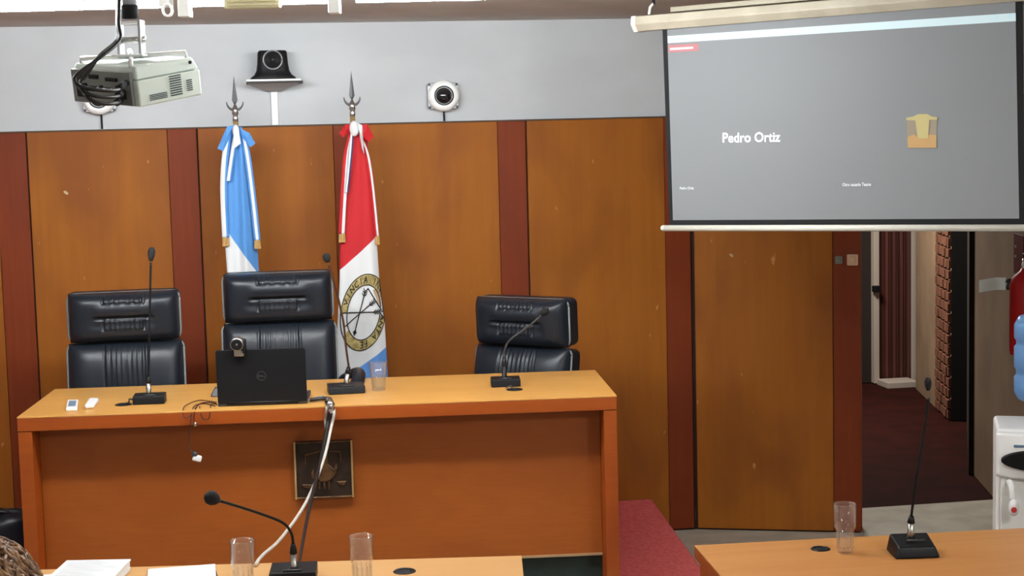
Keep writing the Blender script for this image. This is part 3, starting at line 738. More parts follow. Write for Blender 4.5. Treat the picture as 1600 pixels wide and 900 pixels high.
cable('microphone_lead', [p+Vector((-.01, -.01, .005)), p+Vector((.01, -.02, .012)), g2+Vector((-.01, 0, .008)), g2+Vector((0, 0, .002))], .003, M_dark, 'short grey lead from the bent microphone into its grommet')

# ------------------------------------------------------------------ laptop and webcam
LB = onz(340, 637, DT); RB = onz(480, 632, DT)
LT = onpl(336, 549, LB, dperp); RT = onpl(476, 545, LB, dperp)
ldir = (RB-LB).normalized(); lper = Vector((-ldir.y, ldir.x, 0)); lw = (RB-LB).length
lh_ = .5*((LT-LB).length+(RT-RB).length)
lap = thing('laptop', 'open black laptop seen from behind its lid on the bench', 'laptop', (LB+RB)/2, math.atan2(ldir.y, ldir.x))
ML = frame((LB+RB)/2, ldir, lper, Vector((0, 0, 1)))
tilt = Matrix.Translation((0, .018, .012)) @ Matrix.Rotation(radians(4), 4, 'X')
MB().prism(roundrect(lw, lh_-.008, .008, 4), -.004, .004, ML @ tilt @ Matrix.Translation((0, 0, lh_/2-.004)) @ Matrix.Rotation(pi/2, 4, 'X')).build('lid', M_lid, lap, bevel=.002)
lidM = ML @ tilt @ Matrix.Translation((0, -.0045, lh_/2-.004)) @ Matrix.Rotation(pi/2, 4, 'X')
M_logo = mat('dull_logo', rgb(66, 64, 64), .4, metal=.3)
lg = MB().tube([lidM @ Vector((.017*cos(2*pi*i/28), .017*sin(2*pi*i/28), 0)) for i in range(29)], .0012, 6).build('logo', M_logo, lap, smooth=True)
vs, fs = text_mesh('DELL', .0125, .0004, 'CENTER'); MB().add([lidM @ Vector((v.x, v.y-.0042, .0008)) for v in vs], fs).build('logo_letters', M_logo, lg)
MB().box((0, .135, .008), (lw, .235, .016), ML).build('keyboard_base', M_dark, lap, bevel=.003)
MB().box((-.01, .0235, .13), (lw-.03, .001, lh_-.06), ML @ Matrix.Translation((0, .008, 0))).build('display', M_black, lap)
MB().tube([ML @ Vector((-lw*.4, .018, .012)), ML @ Vector((lw*.4, .018, .012))], .007, 10).build('hinge', M_black, lap, smooth=True)
wb = onpl(371, 537, LB-lper*.008, dperp)
wcam = thing('webcam', 'small silver and black webcam clipped on the laptop lid', 'webcam', Vector((wb.x, wb.y, DT+lh_)), math.atan2(ldir.y, ldir.x))
WMX = frame(wb, ldir, lper, Vector((0, 0, 1))) @ Matrix.Scale(1.35, 4)
Rx = Matrix.Rotation(pi/2, 4, 'X')
MB().lathe([(0, -.02), (.017, -.02), (.020, -.012), (.020, .012), (.018, .018), (.016, .020), (.0, .020)], WMX @ Rx, 22).build('body', M_silver, wcam, smooth=True)
MB().lathe([(0, .0185), (.0155, .0205), (.016, .022), (.0135, .0235), (0, .019)], WMX @ Rx, 22).build('lens', M_black, wcam, smooth=True)
MB().box((.004, .0, -.026), (.028, .026, .018), WMX).build('clip', M_silver, wcam, bevel=.004)
MB().box((.016, .002, -.008), (.014, .03, .04), WMX).build('side_grip', M_black, wcam, bevel=.004)
# small wedge holder behind the laptop
pw_ = onz(334, 619, DT)
mh = MB().hull8([pw_+Vector(v) for v in ((-.012, -.02, .001), (.04, -.02, .001), (.04, .03, .001), (-.012, .03, .001))], [pw_+Vector(v) for v in ((.006, 0, .035), (.03, 0, .035), (.03, .02, .035), (.006, .02, .035))]).build('cable_hub', M_dark, bevel=.003)
tag(mh, 'small grey hub peeking out behind the left edge of the laptop', 'hub')

# ------------------------------------------------------------------ cables of the bench
def dk(x, y, off=0.0, z=.004):            # on the bench top
    v = onz(x, y, DT); v.z += z; return v
def fr(x, y, off=.01):                    # hanging just in front of the top's front edge
    q = MD @ Vector((0, -off, 0)); return onpl(x, y, q, dperp)
tb = onz(395, 882, .75)
hang = [dk(482, 627), dk(500, 625), dk(514, 627, z=.006), fr(521, 640, .012), fr(519, 660, .02), fr(511, 690, .05), fr(500, 735, .18)]
def mid(x, y, t): return dep(x, y, t)
hangw = hang[:3]+[fr(522, 642, .014), fr(517, 670, .03), dep(505, 720, 5.85), dep(478, 785, 5.5), dep(440, 840, 5.15), dep(410, 868, 4.92), onz(399, 882.5, .757)]
cable('white_cable', hangw, .0056, M_cablew, 'thick white cable sagging from the bench top to the front table')
hangb = [dk(484, 629, z=.01), dk(503, 628, z=.012), dk(516, 629, z=.013), fr(516, 640, .012), fr(511, 668, .03), dep(501, 720, 5.85), dep(489, 770, 5.55), dep(478, 820, 5.25), dep(470, 865, 4.95), onz(466, 888, .756)]
cable('black_cable', hangb, [.0075]*45+[.0075-.0035*i/45 for i in range(46)], M_cableb, 'black cable hanging beside the white one down to the front table')
hb2 = [dk(490, 624, z=.004), dk(507, 622, z=.005), fr(510, 636, .02), fr(508, 655, .012), fr(509, 672, .014)]
cable('short_cable', hb2, .004, mat('grey_cable', rgb(150, 146, 142), .5), 'short grey cable end hooked over the bench edge beside the white cable')
pg = fr(516, 633, .012)
sl = thing('cable_plug', 'silver plug on the cables at the front edge of the bench', 'plug', pg)
MB().tube([pg+Vector((-.006, .02, .02)), pg, pg+Vector((.004, -.002, -.03))], [.014, .0185, .013], 14).build('plug_body', M_chrome, sl, smooth=True)
MB().tube([pg+Vector((.004, -.002, -.03)), pg+Vector((.004, 0, -.05))], [.009, .007], 10).build('strain_relief', M_dark, sl, smooth=True)
c1 = [dk(338, 632), dk(325, 630), dk(310, 634), fr(304, 645, .01), fr(303, 655, .012), fr(304, 661, .014)]
cable('thin_cable', c1, .0022, M_cabled, 'thin brown cable looping over the bench edge left of the laptop, nearest it')
c2 = [dk(336, 636), dk(318, 632), dk(303, 637), fr(299, 650, .012), fr(297, 672, .02), fr(295, 695, .03), fr(301, 709, .04)]
cable('thin_cable', c2, .0020, M_cabled, 'thin brown cable hanging left of the laptop down to the white plug')
c3 = [dk(338, 630), dk(312, 627), dk(292, 634), dk(286, 641, z=.003), fr(288, 652, .01), fr(297, 650, .012), dk(306, 638)]
cable('thin_cable', c3, .0016, M_cabled, 'thin brown cable arching widest on the bench top left of the laptop')
c4 = [dk(340, 634), dk(330, 634), fr(328, 646, .01), fr(326, 654, .012), fr(318, 655, .012), fr(314, 648, .01), dk(312, 637)]
cable('thin_cable', c4, .0020, M_cabled, 'small brown cable loop at the bench edge touching the laptop')
pq = fr(308, 716, .045)
pl = thing('dangling_plug', 'white plug dangling on a thin cable before the bench front', 'plug', pq)
MB().box((0, 0, 0), (.034, .02, .024), Matrix.Translation(pq) @ Matrix.Rotation(.3, 4, 'Y')).build('plug_body', M_whitepl, pl, bevel=.006)
MB().box((-.012, .0, .012), (.02, .02, .02), Matrix.Translation(pq) @ Matrix.Rotation(.3, 4, 'Y')).build('plug_neck', M_dark, pl, bevel=.005)
pq = fr(305, 663, .014)
tag(MB().sphere(pq, (.007, .006, .009), None, 10, 8).build('cable_tip', M_silver, smooth=True), 'tiny grey connector at the end of the shortest brown cable', 'connector')

# ------------------------------------------------------------------ little boxes on the bench
def slab(name, pts, z, h, m, bev): return MB().hull8([v+Vector((0, 0, .0005)) for v in pts], [v+Vector((0, 0, h)) for v in pts]).build(name, m, bevel=bev)
w1 = [onz(x, y, DT) for x, y in ((103, 643), (121, 642), (122.5, 629.5), (106, 630))]
bx = thing('small_white_box', 'small white box with a grey-blue square print, at the left end of the bench', 'box', sum(w1, Vector())/4)
MB().hull8([v+Vector((0, 0, .0005)) for v in w1], [v+Vector((0, 0, .014)) for v in w1]).build('case', M_whitepl, bx, bevel=.003)
cc = sum(w1, Vector())/4
i1 = [cc+(v-cc)*.66 for v in w1]
MB().hull8([v+Vector((0, 0, .0138)) for v in i1], [v+Vector((0, 0, .0148)) for v in i1]).build('print', M_blue, bx)
w2 = [onz(x, y, DT) for x, y in ((132, 640), (147, 639), (155, 629), (139, 629))]
o = slab('small_white_device', w2, DT, .020, M_whitepl, .008); tag(o, 'plain white rounded gadget right of the printed box on the bench', 'gadget')

# ------------------------------------------------------------------ glasses
def tumbler(label, rim_x, rim_y, z, H, rt, rb, water=0, facet=False, base_xy=None):
    b = onz(*base_xy, z) if base_xy else onz(rim_x, rim_y, z+H); b.z = z+.0012
    t = thing('water_glass', label, 'glass', b, 0, 'drinking glasses')
    wl = .0025
    if facet:
        prof = [(rb*.9, 0), (rb, .004), (rb*1.04, H*.45), (rt*.95, H*.52), (rt, H), (rt-wl, H), (rt*.95-wl, H*.54), (rb*1.04-.004, H*.47), (rb-.005, H*.10), (0, H*.09)]
    else:
        prof = [(rb*.95, 0), (rb, .003), (rt, H), (rt-wl, H), (rb-wl, .012), (0, .010)]
    prof = [(0, 0)]+prof
    sg = 12 if facet else 32
    MB().lathe(prof, Matrix.Translation(b), sg, cap=False).build('glass_wall', M_glass, t, smooth=True)
    if facet:
        for k in range(12):
            a = 2*pi*k/12
            MB().tube([b+Vector(((rb+.001)*cos(a), (rb+.001)*sin(a), .012)), b+Vector(((rb*1.05)*cos(a), (rb*1.05)*sin(a), H*.44))], .0018, 5).build('flute', M_glass, t, smooth=True)
    if water:
        r0 = rb-wl-.0006; r1 = rb+(rt-rb)*water-wl-.0006
        MB().lathe([(0, .0125), (r0, .0125), (r1, H*water), (0, H*water)], Matrix.Translation(b), 28).build('water', M_water, t, smooth=False)
    MB().tube([b+Vector(((rt-wl/2)*cos(2*pi*i/40), (rt-wl/2)*sin(2*pi*i/40), H)) for i in range(41)], .0017, 6).build('rim', M_glass, t, smooth=True)
tumbler('glass half full of water on the bench', 592, 571, DT, .112, .036, .027, .5, base_xy=(592, 610))
tumbler('empty fluted glass beside the papers on the front table', 378, 845, .75, .15, .035, .027, .0, True)
tumbler('empty fluted glass near the middle of the front table, right of the microphone', 564, 838, .75, .15, .034, .027, 0, True)
tumbler('tall fluted glass on the right-hand table', 1320, 788, .75, .148, .034, .024, 0, True)

# ------------------------------------------------------------------ front table and right-hand table
def table(label, fl, fr_, depth, top_m, z=.75, x_in=.05):
    """fl, fr_: far left / far right corners of the top"""
    d = (fr_-fl).normalized(); n = Vector((d.y, -d.x, 0)); L = (fr_-fl).length
    M = frame(Vector((fl.x, fl.y, z)), d, -n, Vector((0, 0, 1)))
    c = M @ Vector((L/2, -depth/2, -z))
    t = thing('wooden_table', label, 'table', c, math.atan2(d.y, d.x), 'wooden tables in front of the bench')
    MB().box((L/2, -depth/2, -.003), (L, depth, .006), M).build('top_veneer', top_m, t, bevel=.001, segs=1)
    MB().box((L/2, -depth/2, -.024), (L, depth, .036), M).build('table_top', M_deskedge, t, bevel=.002, segs=1)
    for x in (.03, L-.03):
        MB().box((x, -depth/2, -.042-(z-.042)/2+.0005), (.04, depth-.06, z-.043), M).build('side_panel', M_deskedge, t, bevel=.002, segs=1)
    MB().box((L/2, -.10, -.042-.25), (L-.105, .02, .5), M).build('modesty_panel', M_desk, t)
    return t, M, L
table('pale wooden table in the foreground, before the bench', onz(-40, 893, .75), onz(815, 868, .75), .62, M_table)
tR0 = onz(1085, 852, .75); tR1 = onz(1600, 825, .75)
table('pale wooden table at the lower right, before the doorway', tR0, tR0+(tR1-tR0)*1.5, .62, M_table2)

# papers
def stack(label, quad, z0, z1, n, lines):
    t = thing('paper_stack', label, 'papers', sum(quad, Vector())/4)
    for i in range(n):
        a = z0+(z1-z0)*i/n; b = z0+(z1-z0)*(i+1)/n-.0005
        j = Vector((random.uniform(-.003, .003), random.uniform(-.003, .003), 0))
        MB().hull8([Vector((v.x, v.y, a))+j for v in quad], [Vector((v.x, v.y, b))+j for v in quad]).build('sheet_bundle', M_paper, t)
    if lines:
        ink = MB(); A, B_, C_, D_ = quad
        for i in range(lines):
            f = .06+.88*i/lines
            p = D_.lerp(A, f); q_ = C_.lerp(B_, f)
            u0, u1 = .08, random.uniform(.6, .93)
            P0 = p.lerp(q_, u0); P1 = p.lerp(q_, u1); dv = (A-D_).normalized()*.0022
            ink.add([Vector((v.x, v.y, z1+.0003)) for v in (P0, P1, P1+dv, P0+dv)], [(0, 1, 2, 3)])
        ink.build('printed_lines', M_ink, t)
    return t
def quad_at(x0, y0, x1, y1, z, length):
    a = onz(x0, y0, z); b = onz(x1, y1, z); d = (b-a).normalized(); n = Vector((d.y, -d.x, 0))
    return [a+n*length, b+n*length, b, a]
stack('printed paper stack at the left of the front table', quad_at(104, 875, 204, 873, .786, .28), .752, .786, 6, 16)
stack('blank-topped paper stack between the other papers and the fluted glass', quad_at(231, 889, 335, 881, .764, .26), .752, .764, 4, 0)
qs = quad_at(62, 898, 96, 896, .754, .2)
tag(MB().hull8([Vector((v.x, v.y, .7515)) for v in qs], [Vector((v.x, v.y, .7535)) for v in qs]).build('loose_sheet', M_paper), 'loose white sheet under the left edge of the printed stack', 'paper')
pp = onz(336, 894, .757)
pen = thing('pen', 'black pen lying beside the right edge of the blank-topped papers', 'pen', pp)
MB().tube([pp+Vector((0, .0, .0)), pp+Vector((.012, -.13, 0))], .0045, 10).build('barrel', M_black, pen, smooth=True)
MB().tube([pp+Vector((0, .0, .0)), pp+Vector((-.001, .012, 0))], [.0052, .003], 10).build('cap', M_silver, pen, smooth=True)

# ------------------------------------------------------------------ wall cameras
def dome(label, x, y, face=True, cable_to=None):
    p = onY(x, y, WY+.02); p.y = WY+.018
    t = thing('dome_camera', label, 'camera', p, 0, 'round cameras on the white wall')
    R = Matrix.Translation(p) @ Matrix.Rotation(pi/2, 4, 'X')
    MB().prism(roundrect(.152, .128, .018, 4), 0, .035, R).build('mount_plate', M_greym, t, bevel=.004)
    MB().lathe([(.0, .03), (.074, .03), (.076, .05), (.070, .066), (.055, .074), (.047, .070), (0, .068)], R, 36).build('housing', M_whitepl, t, smooth=True)
    MB().lathe([(.047, .066), (.047, .076), (.042, .078), (.040, .070)], R, 32, cap=False).build('lens_ring', M_dark, t, smooth=True)
    MB().sphere((0, 0, .062), (.040, .040, .034), R, 24, 14).build('lens_dome', mat('smoked_dome', (.01, .01, .012, 1), .06, coat=1), t, smooth=True)
    for sx in (-1, 1):
        for sz in (-1, 1):
            MB().lathe([(0, .034), (.006, .034), (.006, .04), (0, .041)], R @ Matrix.Translation((sx*.066, sz*.054, 0)), 10).build('screw', M_dark, t)
    c = MB().tube([Vector((p.x+.004, p.y-.012, p.z-.06)), Vector((p.x+.005, p.y-.012, ZP+.001))], .0045, 8).build('camera_cable', M_blackm, t, smooth=True)
    return t
dome('round white dome camera on the wall right of the flags', 691, 150)
dome('round white dome camera half hidden behind the ceiling projector', 156, 154)
# shelf camera
pc = onY(427, 126, WY-.08)
ptz = thing('conference_camera', 'black conference camera on a small wall shelf between the projector and the flags', 'camera', (pc.x, WY-.06, pc.z))
cx, cz = pc.x, pc.z+.006
def secs(tab, Yc):
    mb = MB(); vs = []; n = 20
    for w_, d_, z in tab:
        for i in range(n):
            a = 2*pi*i/n; s_ = abs(cos(a))**.45*math.copysign(1, cos(a)); c_ = abs(sin(a))**.45*math.copysign(1, sin(a))
            vs.append((cx+w_/2*s_, Yc+d_/2*c_, cz+z))
    m_ = len(tab); fs = [(i*n+k_, i*n+(k_+1) % n, (i+1)*n+(k_+1) % n, (i+1)*n+k_) for i in range(m_-1) for k_ in range(n)]
    fs += [tuple(range(n-1, -1, -1)), tuple((m_-1)*n+k_ for k_ in range(n))]
    return mb.add(vs, fs)
secs([(.215, .13, 0), (.21, .13, .008), (.178, .12, .02), (.155, .11, .04), (.145, .105, .07), (.137, .10, .125), (.125, .095, .133)], WY-.075).build('camera_body', M_black, ptz, smooth=True)
RL = Matrix.Translation((cx, WY-.125, cz+.088)) @ Matrix.Rotation(pi/2, 4, 'X')
lens = MB().lathe([(0, 0), (.046, 0), (.046, .02), (.040, .026), (.0, .028)], RL, 30).build('lens_barrel', M_dark, ptz, smooth=True)
MB().tube([RL @ Vector((.043*cos(2*pi*i/32), .043*sin(2*pi*i/32), .022)) for i in range(33)], .0028, 6).build('lens_ring', M_greym, lens, smooth=True)
MB().lathe([(0, .027), (.036, .027), (.032, .031), (.014, .029), (.010, .034), (0, .034)], RL, 24).build('lens_glass', M_black, lens, smooth=True)
shelf = thing('camera_shelf', 'small white bracket shelf under the black conference camera', 'shelf', (cx, WY-.06, cz-.01))
MB().box((cx, WY-.07, cz-.006), (.250, .19, .010), None).build('shelf_board', M_whitepl, shelf, bevel=.002)
MB().box((cx+.005, WY-.066, cz-.015), (.262, .18, .008), None).build('under_board', M_black, shelf)
MB().hull8([Vector((cx-.03, WY-.01, cz-.055)), Vector((cx+.035, WY-.01, cz-.055)), Vector((cx+.035, WY+.018, cz-.055)), Vector((cx-.03, WY+.018, cz-.055))],
           [Vector((cx-.115, WY-.14, cz-.019)), Vector((cx+.115, WY-.14, cz-.019)), Vector((cx+.115, WY+.018, cz-.019)), Vector((cx-.115, WY+.018, cz-.019))]).build('bracket', mat('grey_bracket', rgb(160, 158, 156), .6), shelf)
cd = MB().box((cx+.003, WY+.012, (cz-.05+ZP)/2), (.032, .014, cz-.05-ZP)).build('cable_conduit', M_whitepl, bevel=.003)
tag(cd, 'white cable conduit running down the wall from the camera shelf', 'conduit')

# ------------------------------------------------------------------ ceiling projector
TP = 4.4
fwd = Vector((.76*cos(.16), .65*cos(.16), sin(.16))).normalized()
lat = Vector((.65, -.76, -.085)); lat = (lat-fwd*lat.dot(fwd)).normalized()
upp = lat.cross(fwd); 
if upp.z < 0: upp = -upp
C0 = dep(214, 169, TP)
PW, PLn, PH = .30, .235, .112
proj_c = C0 - lat*PW/2 + fwd*PLn/2
MPJ = frame(C0, fwd, -lat, upp)          # x forward (0..PLn), y along -lat (0..PW), z up (0..PH)
pj = thing('ceiling_projector', 'pale grey projector with vent labels hung from the ceiling at upper left', 'projector', (proj_c.x, proj_c.y, proj_c.z))
MB().prism([(.012, 0), (PLn, 0), (PLn+.012, PW*.12), (PLn+.012, PW*.88), (PLn, PW), (.012, PW), (.012, 0)][:-1], 0, PH*.66, MPJ).build('lower_shell', M_projw, pj, bevel=.006)
MB().hull8([MPJ @ Vector(v) for v in ((.012, .002, PH*.67), (PLn, .002, PH*.67), (PLn, PW-.002, PH*.67), (.012, PW-.002, PH*.67))],
           [MPJ @ Vector(v) for v in ((.02, .012, PH), (PLn-.012, .012, PH*.98), (PLn-.012, PW-.012, PH*.98), (.02, PW-.012, PH))]).build('upper_shell', M_projw, pj, bevel=.006)
rear = MB().box((.008, PW/2+.004, PH*.45), (.012, PW-.03, PH*.84), MPJ).build('connector_panel', M_projg, pj, bevel=.002)
for (y, z, sy, sz) in ((.06, .03, .035, .016), (.12, .045, .03, .012), (.10, .075, .05, .010), (.15, .05, .01, .014), (.19, .047, .035, .012), (.24, .04, .045, .04), (.18, .08, .04, .012), (.07, .055, .02, .01)):
    MB().box((.000, y, z), (.008, sy, sz), MPJ).build('port', M_blackm, rear, bevel=.001)
# printed vents on the side face (dense grilles)
def grille(x0, x1, z0, z1, n, vert):
    g = MB()
    for i in range(n):
        f = (i+.5)/n
        if vert: g.box((x0+(x1-x0)*f, -.0015, (z0+z1)/2), ((x1-x0)/n*.5, .003, z1-z0), MPJ)
        else: g.box(((x0+x1)/2, -.0015, z0+(z1-z0)*f), (x1-x0, .003, (z1-z0)/n*.5), MPJ)
    g.build('vent_grille', mat('vent_dark', rgb(70, 76, 72), .7), pj)
grille(.048, .108, .012, .030, 4, False); grille(.122, .162, .012, .072, 9, False); grille(.182, .200, .018, .052, 6, False)
MB().lathe([(0, 0), (.005, 0), (.005, .003), (0, .003)], MPJ @ Matrix.Translation((.205, .004, PH*.87)) @ Matrix.Rotation(pi/2, 4, 'X'), 12).build('screw_hole', M_blackm, pj)
MB().lathe([(0, 0), (.035, 0), (.036, .03), (.028, .034), (0, .03)], MPJ @ Matrix.Translation((PLn+.008, .09, PH*.4)) @ Matrix.Rotation(pi/2, 4, 'Y'), 24).build('lens', M_black, pj, smooth=True)
# mount
hub = MPJ @ Vector((PLn*.42, PW*.42, PH))
mt = thing('projector_mount', 'white ceiling pole mount holding the projector', 'mount', hub)
top_px = dep(199, -30, TP); 
pole_top = Vector((hub.x, hub.y, ZC)); pole_bot = hub+Vector((0, 0, .125))
MB().tube([pole_bot, pole_top], .0205, 18).build('pole', mat('grey_pole', rgb(176, 180, 186), .4, metal=.2), mt, smooth=True)
MB().lathe([(0, 0), (.07, 0), (.07, .012), (0, .012)], Matrix.Translation((hub.x, hub.y, ZC-.0125)), 24).build('ceiling_plate', M_greym, mt)
MB().tube([pole_bot-Vector((0, 0, .006)), pole_bot+Vector((0, 0, .032))], .0235, 18).build('collar', M_blackm, mt, smooth=True)
Mh = Matrix.Translation(hub) @ Matrix.Rotation(math.atan2(lat.y, lat.x)+.6, 4, 'Z')
for sx in (-1, 1):
    MB().box((sx*.031, 0, .062), (.008, .045, .105), Mh).build('bracket_arm', M_greym, mt, bevel=.002)
MB().box((0, 0, .108), (.066, .042, .008), Mh).build('bracket_top', M_whitepl, mt, bevel=.002)
MB().tube([Mh @ Vector((-.04, 0, .06)), Mh @ Vector((.042, 0, .06))], .010, 14).build('tilt_bolt', M_silver, mt, smooth=True)
MB().box((0, 0, .014), (.09, .09, .006), Mh).build('swivel_plate', M_whitepl, mt, bevel=.002)
for (x, y) in ((.02, .03), (PLn-.02, .03), (.03, PW-.03), (PLn-.04, PW-.04)):
    MB().tube([hub+upp*.012, MPJ @ Vector((x, y, PH+.012)), MPJ @ Vector((x, y, PH-.004))], .007, 8).build('spider_leg', M_whitepl, mt, smooth=True)
pcx = pole_bot+Vector((-.03, -.01, 0))
for k_, (o1, o2) in enumerate(((0, 0), (.012, .008), (.02, .016))):
    pr = [dep(187-1.5*k_, -14, TP-.02+.015*k_), dep(185.5-k_, 35, TP-.03+.015*k_), dep(187-2*k_, 62, TP-.04+.015*k_), dep(160-k_*2, 87, TP-.10+.015*k_),
          dep(126+5*k_, 112+2*k_, TP-.14+.03*k_), dep(116+5*k_, 124+4*k_, TP-.14+.02*k_), dep(126+6*k_, 135+9*k_, TP-.16),
          dep(150+5*k_, 140+11*k_, TP-.15), dep(182, 141+10*k_, TP-.09), (MPJ @ Vector((-.004, .03+.02*k_, PH*(.62-.24*k_))))]
    nm = ('upper', 'middle', 'lower')[k_]
    cable('projector_cable', pr, .0052, M_cableb, '%s black cable of the three plugged into the back of the projector' % nm)
    MB().tube([pr[-1], pr[-1].lerp(pr[-2], .8)], .010, 8).build('plug', M_blackm, bpy.data.objects[[o.name for o in COL.objects if o.name.startswith('projector_cable')][-1]], smooth=True)

# ------------------------------------------------------------------ fluorescent lamps at the ceiling
def lamp(label, x0, y0, x1, y1, t, ends=(.105, .105), ballast=None):
    a = dep(x0, y0, t); b = dep(x1, y1, t); a.z = b.z = 2.474
    d = (b-a); d.z = 0; L = d.length; d.normalize(); n = Vector((d.y, -d.x, 0))
    M = frame(a, d, -n, Vector((0, 0, 1)))
    th = thing('fluorescent_lamp', label, 'lamp', (a+b)/2, math.atan2(d.y, d.x), 'ceiling fluorescent lamps')
    MB().box((L/2, .012, .068), (L, .05, .034), M).build('housing', M_reflect, th, bevel=.004)
    for z in (.002, .034):
        MB().tube([M @ Vector((.02, .012, z)), M @ Vector((L-.02, .012, z))], .014, 12).build('tube', M_tube, th, smooth=True)
    for x, eh in ((.008, ends[0]), (L-.008, ends[1])):
        MB().box((x, .012, .0605-eh/2), (.036, .06, eh), M).build('lamp_holder', M_reflect, th, bevel=.003)
    for x in (.2*L, .8*L):
        MB().tube([M @ Vector((x, .03, .08)), M @ Vector((x, .03, ZC-2.474))], .008, 8).build('hanger', M_greym, th)
    if ballast:
        bx_ = ballast*L
        blk = MB().box((bx_, -.035, .004), (.175, .045, .06), M).build('ballast_box', M_cream, th, bevel=.004)
        for k_ in range(4): MB().box((bx_, -.060, -.016+.012*k_), (.155, .006, .004), M).build('louver', mat('cream_louver', rgb(190, 180, 140), .6), blk)
    return th, M, L
lamp('left ceiling fluorescent lamp, running out of the frame behind the projector pole', -260, 11, 262, 8, 5.06, ends=(.105, .07))
lamp('middle ceiling fluorescent lamp with the cream ballast box', 284, 9, 526, 6, 5.05, ballast=.47)
lamp('right ceiling fluorescent lamp, farthest from the projector', 546, -10, 880, -14, 5.05, ends=(.05, .05))
rg = dep(262, 16, 5.0)
tag(MB().tube([rg+Vector((.014*cos(2*pi*i/20), 0, .018*sin(2*pi*i/20))) for i in range(21)], .004, 6).build('lamp_hook', M_whitepl, smooth=True), 'white ring hook between the left and middle ceiling lamps', 'hook')

# ------------------------------------------------------------------ projection screen
TS = 6.4; phs = radians(43)
su = Vector((cos(phs), -sin(phs), 0)); sn_ = Vector((-sin(phs), -cos(phs), 0))
Q0 = dep(1041, 47, TS)
def sc(x, y, off=0.0): return onpl(x, y, Q0+sn_*off, sn_)
scr = thing('projection_screen', 'pull-down projection screen showing a video call, hung at the upper right', 'screen', sc(1320, 357))
def emis(name, col, st, rough=.9, base=None):
    m = mat(name, rgb(*(base or col)), rough); b = m.node_tree.nodes['Principled BSDF']
    b.inputs['Emission Color'].default_value = rgb(*col); b.inputs['Emission Strength'].default_value = st; return m
M_scr = emis('projected_grey', (120, 122, 124), .29, base=(112, 114, 116))
M_title = emis('projected_title_bar', (206, 226, 230), .5, base=(150, 166, 170))
M_pink = emis('projected_red_banner', (190, 120, 122), .4, base=(140, 96, 98))
M_txt = emis('projected_white', (250, 250, 250), .8)
M_txt2 = emis('projected_pale', (190, 193, 196), .35)
M_gold1 = emis('projected_gold', (206, 190, 128), .3, base=(150, 140, 100))
M_gold2 = emis('projected_orange', (206, 164, 104), .3, base=(150, 122, 84))
M_gold3 = emis('projected_tan', (160, 148, 128), .3, base=(120, 112, 98))
M_gtxt = emis('projected_teal', (150, 184, 194), .6)
def patch(name, pts, m, off, parent=scr, th=.0006):
    a = [sc(x, y, off) for x, y in pts]; b = [v-sn_*th for v in a]; n = len(a)
    return MB().add(a+b, [tuple(range(n)), tuple(range(2*n-1, n-1, -1))]+[(i, n+i, n+(i+1) % n, (i+1) % n) for i in range(n)]).build(name, m, parent)
fab = patch('screen_border', [(1035, 44), (1598, -2), (1601, 352), (1046, 355)], M_blackm, 0, th=.003)
img = patch('picture', [(1042.5, 46.5), (1586.5, 2.5), (1592.5, 341.5), (1051.5, 344)], M_scr, .002)
patch('title_bar', [(1042.9, 56.5), (1587, 20.2), (1587.2, 33), (1043.3, 67.5)], M_title, .004, img)
patch('banner', [(1044, 70.5), (1091, 68), (1091.3, 79.5), (1044.3, 82)], M_pink, .004, img)
patch('banner_text', [(1047, 75), (1083, 73), (1083, 76), (1047, 78.5)], M_txt2, .006, img)
patch('title_text', [(1047, 60.5), (1074, 59), (1074, 61.5), (1047, 63.5)], M_gtxt, .006, img)
for x, y in ((1557, 26.5), (1578, 25)):
    patch('window_button', [(x-2, y-2.2), (x+2, y-2.4), (x+2, y+2), (x-2, y+2.2)], M_gtxt, .006, img)
def stext(txt, x0, y0, x1, y1, hpx, m, bold, nm):
    vs, fs = text_mesh(txt, 1, bold); w_ = max(v.x for v in vs); h_ = max(v.y for v in vs)
    out = []
    for v in vs:
        f = v.x/w_; out.append(sc(x0+(x1-x0)*f, y0+(y1-y0)*f-hpx*v.y/h_, .006))
    return MB().add(out, fs).build(nm, m, img, fix=False)
stext('Pedro Ortiz', 1128, 222.5, 1219, 221, 15, M_txt, .012, 'caller_name')
stext('Otro usuario Teams', 1316, 291, 1361, 290.5, 5.2, M_txt2, .03, 'caption')
stext('Pedro Ortiz', 1062, 296, 1084, 295.8, 4.2, M_txt2, .02, 'caption')
patch('crest_ground', [(1416.5, 185), (1464, 184), (1463, 231), (1418, 231)], M_gold3, .004, img)
patch('crest_base', [(1418, 214), (1428, 210), (1436, 216), (1444, 216), (1452, 210), (1463, 211), (1463, 231), (1418.5, 231)], M_gold2, .006, img)
patch('crest_top', [(1416, 184), (1427, 182), (1434, 178.5), (1448, 178), (1456, 182), (1464.5, 183.5), (1464, 187), (1452, 187.5), (1450, 216), (1434, 216), (1430, 188), (1416, 187.5)], M_gold1, .008, img)
# bottom bar
bl, br = sc(1037, 356.6, .004), sc(1640, 356.0, .004)
MB().tube([bl, br], .0125, 16).build('bottom_bar', M_bar, scr, smooth=True)
MB().sphere(bl, (.0135, .0135, .0128), None, 14, 10).build('bar_cap', M_bar, scr, smooth=True)
